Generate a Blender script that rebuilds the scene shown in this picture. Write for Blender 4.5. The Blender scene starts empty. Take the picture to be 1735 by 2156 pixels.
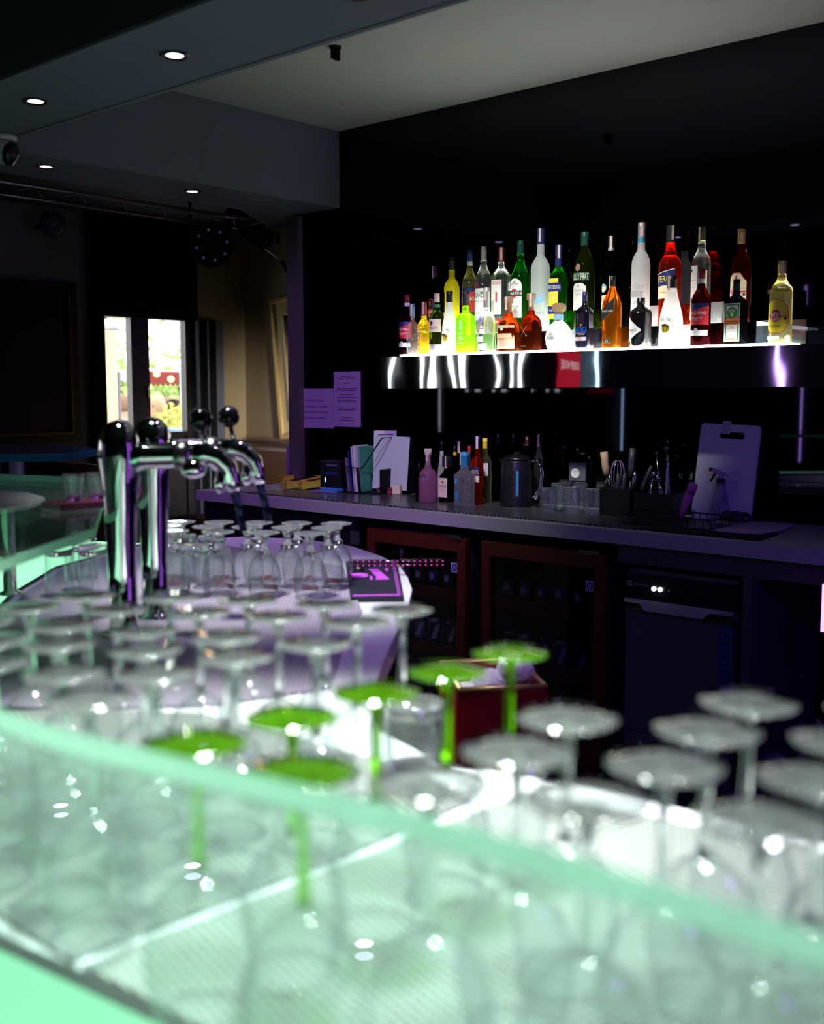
import bpy, bmesh, math, random
from mathutils import Vector, Matrix, Euler
random.seed(7)
PI = math.pi
sc = bpy.context.scene
COL = sc.collection

# ------------------------------------------------------------------ camera, world, exposure
FW, FH, FOC, EYE = 1735.0, 2156.0, 2322.0, 1.41
PITCH = math.atan2(250.0, FOC)
YAW = math.radians(42.03)
cam = bpy.data.cameras.new('camera')
cam.sensor_fit = 'VERTICAL'
cam.sensor_height = 36.0
cam.lens = FOC / FH * 36.0
cam.clip_start = 0.02
cam.dof.use_dof = True
cam.dof.focus_distance = 4.5
cam.dof.aperture_fstop = 2.8
camo = bpy.data.objects.new('camera', cam)
camo.location = (0, 0, EYE)
camo.rotation_euler = (PI / 2 - PITCH, 0, YAW)
COL.objects.link(camo)
sc.camera = camo
sc.view_settings.view_transform = 'Standard'
sc.view_settings.look = 'None'
sc.view_settings.gamma = 1.0
sc.view_settings.use_curve_mapping = False
sc.view_settings.exposure = 0.0
cy = sc.cycles
cy.max_bounces = 18
cy.diffuse_bounces = 3
cy.glossy_bounces = 6
cy.transmission_bounces = 14
cy.transparent_max_bounces = 40
cy.sample_clamp_indirect = 6.0
cy.blur_glossy = 0.5
cy.use_denoising = True

world = bpy.data.worlds.new('sky')
world.use_nodes = True
bg = world.node_tree.nodes['Background']
bg.inputs[0].default_value = (1.0, 0.97, 0.93, 1)
bg.inputs[1].default_value = 5.5
sc.world = world

# measured directions of the camera, used to turn measurements on the photo into points on real surfaces
_fw = Vector((-math.sin(YAW) * math.cos(PITCH), math.cos(YAW) * math.cos(PITCH), -math.sin(PITCH)))
_rt = Vector((math.cos(YAW), math.sin(YAW), 0))
_up = _rt.cross(_fw)
CAM = Vector((0, 0, EYE))
def _ray(x, y): return _fw * FOC + _rt * (x - FW / 2) + _up * (FH / 2 - y)
def onz(x, y, z): d = _ray(x, y); return CAM + d * ((z - EYE) / d.z)
def ony(x, y, Y): d = _ray(x, y); return CAM + d * (Y / d.y)
def onx(x, y, X): d = _ray(x, y); return CAM + d * (X / d.x)
def depth(p): return (Vector(p) - CAM).dot(_fw)

# lamps
def lamp(kind, name, loc, power, color, size=0.05, target=None, spot=None, blend=0.5, sy=None):
    l = bpy.data.lights.new(name, kind)
    l.energy = power
    l.color = color
    if kind == 'AREA':
        l.size = size
        if sy: l.shape = 'RECTANGLE'; l.size_y = sy
    else:
        l.shadow_soft_size = size
    if kind == 'SPOT':
        l.spot_size = math.radians(spot); l.spot_blend = blend
    o = bpy.data.objects.new(name, l)
    o.location = loc
    if target is not None:
        o.rotation_euler = (Vector(target) - Vector(loc)).to_track_quat('-Z', 'Y').to_euler()
    COL.objects.link(o)
    return o
# white fill spots added over the bar worktop, no such lamps in view
for i, (p, t, w, cn) in enumerate([((-0.15, 0.95, 2.78), (-0.35, 0.75, 0.92), 370, 50), ((-1.05, 1.0, 2.78), (-1.0, 0.72, 0.92), 600, 44),
                               ((-1.9, 1.35, 2.78), (-2.1, 1.72, 0.92), 330, 36)]):
    lamp('SPOT', 'bar_fill_spot', p, w, (0.93, 1.0, 0.95), 0.11, t, cn, 0.7)
lamp('SPOT', 'counter_fill_spot', (-2.45, 2.45, 2.68), 60, (0.97, 0.98, 0.95), 0.05, (-3.05, 3.66, 1.10), 50, 0.75)  # fill light added for the counter, no fitting hangs here
lamp('SPOT', 'shelf_fill_spot', (-2.3, 2.5, 2.68), 110, (1.0, 0.99, 0.96), 0.05, (-2.55, 3.76, 1.72), 44, 0.8)  # added to brighten the bottle labels from the front, no fitting
lamp('SPOT', 'garden_daylight', (-4.2, 5.15, 0.85), 420, (1.0, 0.92, 0.80), 0.15, (-6.3, 6.03, 0.80), 46, 1.0)
# violet stage lamps over the customers' side
lamp('SPOT', 'violet_stage_light', (-1.6, 0.5, 2.3), 270, (0.50, 0.23, 1.0), 0.08, (-3.9, 3.7, 1.05), 36, 0.7)
lamp('SPOT', 'violet_fill_spot', (1.0, 2.5, 2.35), 60, (0.42, 0.12, 1.0), 0.22, (-.38, .75, 1.14), 46, 0.8)  # added for violet highlights on the upturned glass feet
lamp('SPOT', 'blue_stage_light', (0.6, 0.6, 2.3), 80, (0.16, 0.05, 1.0), 0.08, (-1.6, 3.4, 0.7), 34, 0.8)

# ------------------------------------------------------------------ materials
MATS = {}
def _new(name):
    m = bpy.data.materials.new(name); m.use_nodes = True
    nt = m.node_tree
    for n in list(nt.nodes): nt.nodes.remove(n)
    out = nt.nodes.new('ShaderNodeOutputMaterial')
    return m, nt, out
def N(nt, t, **kw):
    n = nt.nodes.new(t)
    for k, v in kw.items():
        if k in n.inputs: n.inputs[k].default_value = v
        else: setattr(n, k, v)
    return n
def c4(c): return (c[0], c[1], c[2], 1.0)
def pbr(name, col, rough=0.5, metal=0.0, spec=0.5, emit=None, es=0.0, bump=0.0, bscale=60, vary=0.0, vscale=6, stretch=None, coat=0.0, trans=0.0, detail=4.0):
    if name in MATS: return MATS[name]
    m, nt, out = _new(name)
    b = N(nt, 'ShaderNodeBsdfPrincipled')
    b.inputs['Base Color'].default_value = c4(col)
    b.inputs['Roughness'].default_value = rough
    b.inputs['Metallic'].default_value = metal
    b.inputs['Specular IOR Level'].default_value = spec
    b.inputs['Coat Weight'].default_value = coat
    b.inputs['Transmission Weight'].default_value = trans
    if emit: b.inputs['Emission Color'].default_value = c4(emit); b.inputs['Emission Strength'].default_value = es
    if vary or bump:
        tc = N(nt, 'ShaderNodeTexCoord')
        mp = N(nt, 'ShaderNodeMapping')
        if stretch: mp.inputs['Scale'].default_value = stretch
        nt.links.new(tc.outputs['Object'], mp.inputs[0])
    if vary:
        nz = N(nt, 'ShaderNodeTexNoise', Scale=vscale, Detail=5.0)
        nt.links.new(mp.outputs[0], nz.inputs['Vector'])
        mx = N(nt, 'ShaderNodeMix', data_type='RGBA')
        mx.inputs[6].default_value = c4([v * (1 - vary) for v in col]); mx.inputs[7].default_value = c4([min(1, v * (1 + vary)) for v in col])
        nt.links.new(nz.outputs[0], mx.inputs[0]); nt.links.new(mx.outputs[2], b.inputs['Base Color'])
    if bump:
        nz = N(nt, 'ShaderNodeTexNoise', Scale=bscale, Detail=detail)
        nt.links.new(mp.outputs[0], nz.inputs['Vector'])
        bp = N(nt, 'ShaderNodeBump', Strength=bump, Distance=0.01)
        nt.links.new(nz.outputs[0], bp.inputs['Height']); nt.links.new(bp.outputs[0], b.inputs['Normal'])
    nt.links.new(b.outputs[0], out.inputs[0])
    MATS[name] = m
    return m
def glass(name, col, rough=0.0, ior=1.45, milk=0.0, milkcol=None, bump=0.0, bscale=60):
    """solid glass; milk mixes in scattering for cloudy liquids and frosted walls"""
    if name in MATS: return MATS[name]
    m, nt, out = _new(name)
    g = N(nt, 'ShaderNodeBsdfGlass', Roughness=rough, IOR=ior); g.inputs['Color'].default_value = c4(col)
    last = g
    if bump:
        tc = N(nt, 'ShaderNodeTexCoord'); vz = N(nt, 'ShaderNodeTexVoronoi', Scale=bscale)
        nt.links.new(tc.outputs['Object'], vz.inputs['Vector'])
        bp = N(nt, 'ShaderNodeBump', Strength=bump, Distance=0.004)
        nt.links.new(vz.outputs['Distance'], bp.inputs['Height']); nt.links.new(bp.outputs[0], g.inputs['Normal'])
    if milk:
        t = N(nt, 'ShaderNodeBsdfTranslucent'); t.inputs[0].default_value = c4(milkcol or col)
        d = N(nt, 'ShaderNodeBsdfDiffuse'); d.inputs[0].default_value = c4(milkcol or col)
        a = N(nt, 'ShaderNodeMixShader'); a.inputs[0].default_value = 0.4
        nt.links.new(t.outputs[0], a.inputs[1]); nt.links.new(d.outputs[0], a.inputs[2])
        x = N(nt, 'ShaderNodeMixShader'); x.inputs[0].default_value = milk
        nt.links.new(g.outputs[0], x.inputs[1]); nt.links.new(a.outputs[0], x.inputs[2])
        last = x
    nt.links.new(last.outputs[0], out.inputs[0])
    MATS[name] = m
    return m
def thin(name, tint, gloss=1.0, edge=(0.75, 0.85, 0.8), film=0.0, filmcol=(1, 1, 1), rough=0.0):
    """thin clear wall: light passes straight, Fresnel reflection on top, walls seen along their length look denser"""
    if name in MATS: return MATS[name]
    m, nt, out = _new(name)
    lw = N(nt, 'ShaderNodeLayerWeight', Blend=0.35)
    mx = N(nt, 'ShaderNodeMix', data_type='RGBA')
    mx.inputs[6].default_value = c4(tint); mx.inputs[7].default_value = c4(edge)
    nt.links.new(lw.outputs['Facing'], mx.inputs[0])
    tr = N(nt, 'ShaderNodeBsdfTransparent'); nt.links.new(mx.outputs[2], tr.inputs[0])
    base = tr
    if film:
        d = N(nt, 'ShaderNodeBsdfTranslucent'); d.inputs[0].default_value = c4(filmcol)
        d2 = N(nt, 'ShaderNodeBsdfDiffuse'); d2.inputs[0].default_value = c4(filmcol)
        dd = N(nt, 'ShaderNodeMixShader'); dd.inputs[0].default_value = 0.5
        nt.links.new(d.outputs[0], dd.inputs[1]); nt.links.new(d2.outputs[0], dd.inputs[2])
        x = N(nt, 'ShaderNodeMixShader'); x.inputs[0].default_value = film
        nt.links.new(tr.outputs[0], x.inputs[1]); nt.links.new(dd.outputs[0], x.inputs[2])
        base = x
    gl = N(nt, 'ShaderNodeBsdfGlossy', Roughness=rough)
    lf = N(nt, 'ShaderNodeLayerWeight', Blend=0.5)
    pw = N(nt, 'ShaderNodeMath', operation='POWER'); pw.inputs[1].default_value = 5.0
    mu = N(nt, 'ShaderNodeMath', operation='MULTIPLY_ADD'); mu.inputs[1].default_value = 0.9 * gloss; mu.inputs[2].default_value = 0.045 * gloss; mu.use_clamp = True
    nt.links.new(lf.outputs['Facing'], pw.inputs[0]); nt.links.new(pw.outputs[0], mu.inputs[0])
    ms = N(nt, 'ShaderNodeMixShader')
    nt.links.new(mu.outputs[0], ms.inputs[0]); nt.links.new(base.outputs[0], ms.inputs[1]); nt.links.new(gl.outputs[0], ms.inputs[2])
    nt.links.new(ms.outputs[0], out.inputs[0])
    MATS[name] = m
    return m
def emis(name, col, s):
    if name in MATS: return MATS[name]
    m, nt, out = _new(name)
    e = N(nt, 'ShaderNodeEmission', Strength=s); e.inputs[0].default_value = c4(col)
    nt.links.new(e.outputs[0], out.inputs[0]); MATS[name] = m
    return m
def dotted(name, ca, cb, cell=0.006, thr=0.32, rough=0.45, rot=0.6, spec=0.5, height=0.6, metal=0.0):
    """rubber bar matting: a regular grid of nubs over gaps"""
    if name in MATS: return MATS[name]
    m, nt, out = _new(name)
    tc = N(nt, 'ShaderNodeTexCoord'); mp = N(nt, 'ShaderNodeMapping'); mp.inputs['Rotation'].default_value = (0, 0, rot)
    nt.links.new(tc.outputs['Object'], mp.inputs[0])
    vz = N(nt, 'ShaderNodeTexVoronoi', Scale=1.0 / cell, Randomness=0.0)
    vz.voronoi_dimensions = '2D'
    nt.links.new(mp.outputs[0], vz.inputs['Vector'])
    rp = N(nt, 'ShaderNodeMapRange'); rp.inputs[1].default_value = thr - 0.06; rp.inputs[2].default_value = thr + 0.06
    nt.links.new(vz.outputs['Distance'], rp.inputs[0])
    mx = N(nt, 'ShaderNodeMix', data_type='RGBA'); mx.inputs[6].default_value = c4(ca); mx.inputs[7].default_value = c4(cb)
    nt.links.new(rp.outputs[0], mx.inputs[0])
    b = N(nt, 'ShaderNodeBsdfPrincipled', Roughness=rough); b.inputs['Specular IOR Level'].default_value = spec; b.inputs['Metallic'].default_value = metal
    nt.links.new(mx.outputs[2], b.inputs['Base Color'])
    bp = N(nt, 'ShaderNodeBump', Strength=height, Distance=0.003); bp.invert = True
    nt.links.new(rp.outputs[0], bp.inputs['Height']); nt.links.new(bp.outputs[0], b.inputs['Normal'])
    nt.links.new(b.outputs[0], out.inputs[0]); MATS[name] = m
    return m

BLACK = pbr('black_plastic', (0.006, 0.006, 0.007), 0.35)
MATTE = pbr('matte_black', (0.004, 0.004, 0.005), 0.8, spec=0.2)
SATIN = pbr('dark_satin', (0.012, 0.012, 0.015), 0.4)
CHROME = pbr('polished_chrome', (0.82, 0.82, 0.84), 0.06, 1.0)
STEEL = pbr('brushed_steel', (0.30, 0.29, 0.30), 0.28, 1.0, bump=0.05, bscale=40, stretch=(1, 1, 60))
FASCIA = pbr('polished_steel_fascia', (0.66, 0.66, 0.70), 0.022, 1.0, bump=0.13, bscale=5.0, stretch=(1.0, 1, 0.8), detail=0.5)
MIRROR = pbr('black_mirror_glass', (0.035, 0.034, 0.042), 0.02, 1.0)
STEPMIR = pbr('step_mirror', (0.45, 0.43, 0.45), 0.03, 1.0)
WHITE = pbr('white_paper', (0.78, 0.78, 0.76), 0.6)
CREAM = pbr('cream_label', (0.80, 0.70, 0.46), 0.6)
RED = pbr('red_print', (0.55, 0.02, 0.03), 0.5)
DRED = pbr('crimson_cap', (0.20, 0.008, 0.02), 0.35)
NAVY = pbr('navy_print', (0.012, 0.02, 0.12), 0.45)
BLUE = pbr('blue_print', (0.02, 0.12, 0.55), 0.45)
TEAL = pbr('teal_print', (0.02, 0.25, 0.42), 0.5)
YELL = pbr('yellow_print', (0.80, 0.62, 0.03), 0.5)
ORNG = pbr('orange_print', (0.75, 0.22, 0.05), 0.5)
GREENP = pbr('green_print', (0.05, 0.25, 0.07), 0.5)
DGRN = pbr('dark_green_cap', (0.006, 0.06, 0.045), 0.35)
GOLD = pbr('gold_foil', (0.62, 0.43, 0.16), 0.35, 0.8)
SILV = pbr('silver_foil', (0.62, 0.62, 0.62), 0.35, 0.7)
GREYP = pbr('grey_print', (0.30, 0.31, 0.34), 0.5)
DARKP = pbr('black_print', (0.012, 0.012, 0.014), 0.55)
TAX = pbr('tax_strip_paper', (0.62, 0.50, 0.42), 0.6, vary=0.5, vscale=160)
CORK = pbr('cork', (0.30, 0.18, 0.10), 0.8, vary=0.3, vscale=90)
LILAC = pbr('lilac_print', (0.34, 0.32, 0.70), 0.5)
CLEARG = thin('clear_thin_glass', (0.965, 0.975, 0.972), 1.0, (0.62, 0.70, 0.69), 0.035, (0.95, 1, 0.97))
SOLIDG = glass('clear_solid_glass', (0.97, 0.985, 0.98), 0.0, 1.45, 0.05, (0.9, 0.95, 0.93))
FOOTG = thin('clear_foot_glass', (0.95, 0.965, 0.96), 2.4, (0.60, 0.66, 0.65), 0.10, (0.92, 0.97, 0.95))
GFOOT = thin('lime_green_foot_glass', (0.30, 0.72, 0.04), 1.8, (0.10, 0.36, 0.02), 0.13, (0.34, 0.75, 0.02))
GREENG = glass('lime_green_glass', (0.50, 0.90, 0.06), 0.0, 1.45, 0.035, (0.30, 0.60, 0.01))

# ------------------------------------------------------------------ mesh helpers
class MB:
    def __init__(self):
        self.v = []; self.f = []; self.mi = []; self.sm = []; self.mats = []
    def _m(self, mat):
        if mat is None: mat = MATTE
        if mat not in self.mats: self.mats.append(mat)
        return self.mats.index(mat)
    def add(self, vs, fs, mat=None, smooth=False, T=None):
        b = len(self.v); k = self._m(mat)
        for p in vs:
            p = Vector(p)
            self.v.append(T @ p if T else p)
        for f in fs:
            self.f.append([b + i for i in f]); self.mi.append(k); self.sm.append(smooth)
        return self
    def box(self, c, s, mat=None, rz=0.0, T=None, bev=0.0):
        if T is None: T = Matrix.Translation(c) @ Matrix.Rotation(rz, 4, 'Z')
        else: T = T @ Matrix.Translation(c) @ Matrix.Rotation(rz, 4, 'Z')
        if bev <= 0:
            x, y, z = s[0] / 2, s[1] / 2, s[2] / 2
            vs = [(-x, -y, -z), (x, -y, -z), (x, y, -z), (-x, y, -z), (-x, -y, z), (x, -y, z), (x, y, z), (-x, y, z)]
            fs = [(0, 3, 2, 1), (4, 5, 6, 7), (0, 1, 5, 4), (1, 2, 6, 5), (2, 3, 7, 6), (3, 0, 4, 7)]
            return self.add(vs, fs, mat, False, T)
        bm = bmesh.new()
        bmesh.ops.create_cube(bm, size=1.0, matrix=Matrix.Diagonal((s[0], s[1], s[2], 1)))
        bmesh.ops.bevel(bm, geom=list(bm.edges), offset=bev, segments=3, affect='EDGES', profile=0.5)
        bm.verts.index_update()
        self.add([v.co.copy() for v in bm.verts], [[q.index for q in f.verts] for f in bm.faces], mat, False, T)
        bm.free()
        return self
    def lathe(self, prof, seg=32, mat=None, c=(0, 0, 0), n=2.0, ax=1.0, ay=1.0, T=None, smooth=True, cap0=True, cap1=True, flute=0, fl=0.0):
        """prof: (radius, z[, squareness 0..1[, flatten]]) rings"""
        vs = []; fs = []
        for p in prof:
            r, z = p[0], p[1]; q = p[2] if len(p) > 2 else (1.0 if n != 2.0 else 0.0)
            fl2 = p[3] if len(p) > 3 else 1.0
            for i in range(seg):
                a = 2 * PI * (i + 0.5) / seg
                ca, sa = math.cos(a), math.sin(a)
                k = 1.0
                if q > 0:
                    kk = 1.0 / ((abs(ca) ** n + abs(sa) ** n) ** (1.0 / n)); k = 1 + q * (kk - 1)
                if flute: k *= 1 + fl * math.cos(flute * a)
                axx = 1 + fl2 * (ax - 1); ayy = 1 + fl2 * (ay - 1)
                vs.append((r * k * ca * axx + c[0], r * k * sa * ayy + c[1], z + c[2]))
        m = len(prof)
        for j in range(m - 1):
            for i in range(seg):
                i2 = (i + 1) % seg
                fs.append((j * seg + i, j * seg + i2, (j + 1) * seg + i2, (j + 1) * seg + i))
        self.add(vs, fs, mat, smooth, T)
        b = len(self.v) - len(vs); k = self._m(mat)
        if cap0 and prof[0][0] > 1e-6: self.f.append([b + i for i in range(seg)][::-1]); self.mi.append(k); self.sm.append(False)
        if cap1 and prof[-1][0] > 1e-6: self.f.append([b + (m - 1) * seg + i for i in range(seg)]); self.mi.append(k); self.sm.append(False)
        return self
    def tube(self, pts, r, mat=None, seg=8, T=None, caps=True):
        pts = [Vector(p) for p in pts]; n = len(pts)
        rr = r if isinstance(r, (list, tuple)) else [r] * n
        vs = []; fs = []; prev = None
        for i, p in enumerate(pts):
            d = (pts[min(i + 1, n - 1)] - pts[max(i - 1, 0)]).normalized()
            u = prev if prev is not None else (Vector((0, 0, 1)) if abs(d.z) < 0.9 else Vector((1, 0, 0)))
            u = (u - d * u.dot(d)).normalized(); w = d.cross(u); prev = u
            for k in range(seg):
                a = 2 * PI * k / seg
                vs.append(p + (u * math.cos(a) + w * math.sin(a)) * rr[i])
        for i in range(n - 1):
            for k in range(seg):
                k2 = (k + 1) % seg
                fs.append((i * seg + k, i * seg + k2, (i + 1) * seg + k2, (i + 1) * seg + k))
        if caps: fs.append(tuple(range(seg))[::-1]); fs.append(tuple((n - 1) * seg + k for k in range(seg)))
        return self.add(vs, fs, mat, True, T)
    def prism(self, poly, z0, z1, mat=None, side=None, T=None):
        n = len(poly)
        a = sum(poly[i][0] * poly[(i + 1) % n][1] - poly[(i + 1) % n][0] * poly[i][1] for i in range(n))
        if a < 0: poly = poly[::-1]
        vs = [(p[0], p[1], z0) for p in poly] + [(p[0], p[1], z1) for p in poly]
        self.add(vs, [tuple(range(n))[::-1], tuple(range(n, 2 * n))], mat, False, T)
        self.add(vs, [(i, (i + 1) % n, n + (i + 1) % n, n + i) for i in range(n)], side or mat, False, T)
        return self
    def sphere(self, c, r, mat=None, seg=20, s=(1, 1, 1), T=None):
        m = seg // 2
        prof = [(max(r * math.sin(PI * j / m), 1e-5), -r * math.cos(PI * j / m)) for j in range(m + 1)]
        TT = Matrix.Translation(c) @ Matrix.Diagonal((s[0], s[1], s[2], 1))
        return self.lathe(prof, seg, mat, T=(T @ TT if T else TT), cap0=False, cap1=False)
    def build(self, name, parent=None, loc=None, rot=None):
        me = bpy.data.meshes.new(name)
        me.from_pydata([tuple(p) for p in self.v], [], self.f)
        for m in self.mats: me.materials.append(m)
        me.polygons.foreach_set('material_index', self.mi)
        me.polygons.foreach_set('use_smooth', self.sm)
        me.update()
        o = bpy.data.objects.new(name, me)
        COL.objects.link(o)
        if parent: o.parent = parent
        if loc is not None: o.location = loc
        if rot is not None: o.rotation_euler = rot
        return o
def tag(o, label, cat, group=None):
    o['label'] = label; o['category'] = cat
    if group: o['group'] = group
    return o
def thing(name, label, cat, loc=(0, 0, 0), rz=0.0, group=None, rot=None):
    o = bpy.data.objects.new(name, None); o.empty_display_size = 0.05
    o.location = loc; o.rotation_euler = rot if rot else (0, 0, rz)
    COL.objects.link(o)
    return tag(o, label, cat, group)
def struct(name, mb, label=None):
    o = mb.build(name); o['kind'] = 'structure'
    if label: o['label'] = label
    return o
def dup(root, loc, rz, label, group=None):
    r = root.copy(); COL.objects.link(r); r.location = loc; r.rotation_euler = (0, 0, rz); r['label'] = label
    if group: r['group'] = group
    for ch in list(root.children):
        c = ch.copy(); COL.objects.link(c); c.parent = r
        for g in list(ch.children):
            d = g.copy(); COL.objects.link(d); d.parent = c
    return r
_TX = {}
def txt(s):
    """outline of a line of lettering as flat (x, y) points and faces, centred, cap height 1"""
    if s in _TX: return _TX[s]
    cu = bpy.data.curves.new('lettering', 'FONT'); cu.body = s; cu.resolution_u = 2
    o = bpy.data.objects.new('lettering', cu); COL.objects.link(o)
    dg = bpy.context.evaluated_depsgraph_get()
    me = bpy.data.meshes.new_from_object(o.evaluated_get(dg))
    vs = [(v.co.x, v.co.y) for v in me.vertices]; fs = [list(p.vertices) for p in me.polygons]
    bpy.data.objects.remove(o); bpy.data.curves.remove(cu); bpy.data.meshes.remove(me)
    x0 = min(v[0] for v in vs); x1 = max(v[0] for v in vs); h = 0.70
    vs = [((v[0] - (x0 + x1) / 2) / h, (v[1]) / h - 0.5) for v in vs]
    _TX[s] = (vs, fs, (x1 - x0) / h)
    return _TX[s]
def _cut(pts, u, s):
    out = []
    for i in range(len(pts)):
        a, b = pts[i - 1], pts[i]; da, db = s * (a[0] - u), s * (b[0] - u)
        if (da >= 0) != (db >= 0):
            k = da / (da - db); out.append((u, a[1] + k * (b[1] - a[1])))
        if db >= 0: out.append(b)
    return out
def decal(mb, ops, place):
    """ops are flat shapes in metres (u across, v up); place(u, v, lift) puts a point on the surface"""
    k = 0
    for op in ops:
        k += 1; lift = 0.0003 * k
        if op[0] == 'r':
            _, u0, u1, v0, v1, mat = op
            n = max(1, int(abs(u1 - u0) / 0.004))
            vs = []; fs = []
            for i in range(n + 1):
                u = u0 + (u1 - u0) * i / n
                vs += [place(u, v0, lift), place(u, v1, lift)]
            fs = [(2 * i, 2 * i + 2, 2 * i + 3, 2 * i + 1) for i in range(n)]
            mb.add(vs, fs, mat)
        elif op[0] == 't':
            _, s, u, v, h, mat = op[:6]
            maxw = op[6] if len(op) > 6 else None
            vs, fs, w = txt(s)
            sx = h if not maxw or w * h <= maxw else maxw / w
            mb.add([place(u + a * sx, v + b * h, lift) for a, b in vs], fs, mat)
        elif op[0] in ('d', 'p'):
            if op[0] == 'd':
                _, u, v, r, mat = op[:5]; ry = op[5] if len(op) > 5 else r
                pts = [(u + r * math.cos(2 * PI * i / 24), v + ry * math.sin(2 * PI * i / 24)) for i in range(24)]
            else: _, pts, mat = op
            u0 = min(p[0] for p in pts); u1 = max(p[0] for p in pts)
            n = max(1, int((u1 - u0) / 0.005))
            for i in range(n):                     # cut into upright strips so the shape follows a round wall
                q = _cut(_cut(pts, u0 + (u1 - u0) * i / n, 1), u0 + (u1 - u0) * (i + 1) / n, -1)
                if len(q) > 2: mb.add([place(x, y, lift) for x, y in q], [tuple(range(len(q)))], mat)
    return mb

# ------------------------------------------------------------------ room shell
XL, YF, YW, ZC, ZS = -7.33, 6.03, 4.05, 2.735, 2.355       # left wall, far wall, bar back wall, ceiling, dropped soffit
OCHRE = pbr('ochre_wall_paint', (0.30, 0.235, 0.13), 0.75, bump=0.15, bscale=120, vary=0.06, vscale=14)
GREYW = pbr('grey_wall_paint', (0.22, 0.22, 0.25), 0.75, vary=0.06, vscale=14)
DARKW = pbr('dark_wall_paint', (0.010, 0.010, 0.012), 0.7)
CEIL = pbr('ceiling_paint', (0.30, 0.31, 0.30), 0.8, vary=0.05, vscale=4)
SOFF = pbr('soffit_paint', (0.11, 0.125, 0.15), 0.8, vary=0.05, vscale=4)
BLKC = pbr('black_ceiling_paint', (0.006, 0.006, 0.008), 0.8)
FLOORM = pbr('dark_floor', (0.02, 0.018, 0.022), 0.45, vary=0.3, vscale=8)

struct('floor', MB().box((-2.9, 0.3, -0.05), (9.6, 12.2, 0.1), FLOORM))
# left wall with window and door openings (Y ranges open to the yard)
op = [(-2.68, -2.30), (-2.16, -2.02), (-1.66, -1.30), (-1.20, -0.85), (-0.55, -0.42), (4.66, 5.52)]
zr = [(1.40, 2.25)] * 4 + [(0.95, 2.25)] + [(0.0, 1.986)]
y = -5.5; w = MB()
for (a, b), (z0, z1) in zip(op, zr):
    w.box((XL - 0.03, (y + a) / 2, 1.5), (0.06, a - y, 3.0), DARKW if (a < 0) else GREYW)
    if z0 > 0: w.box((XL - 0.03, (a + b) / 2, z0 / 2), (0.06, b - a, z0), DARKW)
    w.box((XL - 0.03, (a + b) / 2, (z1 + 3.0) / 2), (0.06, b - a, 3.0 - z1), DARKW)
    y = b
w.box((XL - 0.03, (y + 6.23) / 2, 1.5), (0.06, 6.23 - y, 3.0), OCHRE)
struct('wall_left', w)
# dark pier either side of the garden door
struct('trim_1', MB().box((XL + 0.02, 4.60, ZC / 2), (0.04, 0.12, ZC), MATTE).box((XL + 0.02, 5.09, 2.36), (0.04, 0.86, 0.75), MATTE))
struct('wall_far', MB().box((-5.4, YF + 0.1, 1.5), (4.2, 0.2, 3.0), OCHRE))
struct('wall_partition', MB().box((-3.45, (YW + 0.125 + YF + 0.2) / 2, 1.5), (0.3, YF - YW + 0.075, 3.0), DARKW))
struct('wall_back', MB().box((-1.4, YW + 0.06, 1.5), (6.22, 0.12, 3.0), MIRROR))
struct('trim_2', MB().box((-4.475, YW - 0.012, 1.17), (0.085, 0.05, 2.34), pbr('pier_edge_paint', (0.10, 0.085, 0.085), 0.6)))
struct('wall_right', MB().box((1.6, 0.3, 1.5), (0.2, 12, 3.0), DARKW))
struct('wall_front', MB().box((-2.9, -5.6, 1.5), (9.2, 0.2, 3.02), DARKW))
struct('ceiling', MB().box((-1.4, 3.1, ZC + 0.05), (5.8, 1.95, 0.1), CEIL))
b = MB().box((-1.1, 1.94, (ZS + 2.95) / 2), (6.1, 0.39, 2.95 - ZS), SOFF)
b.box((-1.1, 1.7375, 2.66), (6.1, 0.012, 0.60), BLKC)
b.box((-1.1, 2.145, ZS + 0.012), (6.1, 0.02, 0.03), SOFF)
struct('ceiling_beam', b)
struct('ceiling_bulkhead', MB().box((-4.363, 2.9, (ZS + 2.95) / 2), (0.425, 2.31, 2.95 - ZS), SOFF))
struct('ceiling_left', MB().box((-5.95, 1.27, ZC + 0.05), (2.75, 5.75, 0.1), pbr('blue_grey_ceiling', (0.07, 0.075, 0.10), 0.8)).box((-5.4, 5.14, ZC + 0.05), (4.0, 1.97, 0.1), pbr('blue_grey_ceiling', (0.07, 0.075, 0.10), 0.8)))
struct('ceiling_front', MB().box((-1.4, -1.93, 2.95), (6.2, 7.35, 0.1), BLKC))
struct('roof', MB().box((-2.9, 0.3, 3.06), (9.9, 12.6, 0.1), BLKC))  # unseen slab added over the ceilings to stop sky light leaking in
struct('ceiling_rear', MB().box((-5.95, -3.6, ZC + 0.05), (2.75, 4.0, 0.1), BLKC))

# windows on the customers' side (they throw the daylight that the bar mirrors)
WFRAME = pbr('dark_window_frame', (0.012, 0.013, 0.018), 0.35)
SHEER = thin('window_pane', (0.93, 0.95, 0.96), 0.6, (0.8, 0.85, 0.88))
for k, (a, b2) in enumerate(op[:5]):
    f = MB(); yc = (a + b2) / 2; z0 = zr[k][0]; h = 2.25 - z0; zc = (2.25 + z0) / 2
    for yy in (a + 0.01, b2 - 0.01) + (((a + b2) / 2 + .02,) if b2 - a > .3 else ()): f.box((XL - 0.03, yy, zc), (0.05, 0.02 if yy != (a + b2) / 2 + .02 else .05, h), WFRAME)
    for zz in (z0 + .01, 2.24): f.box((XL - 0.03, yc, zz), (0.08, b2 - a - 0.04, 0.02), WFRAME)
    r = f.build('window_%d' % (k + 2)); r['kind'] = 'structure'
    MB().box((XL - 0.03, yc, zc), (0.008, b2 - a - 0.04, h - 0.04), SHEER).build('pane', r)
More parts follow.
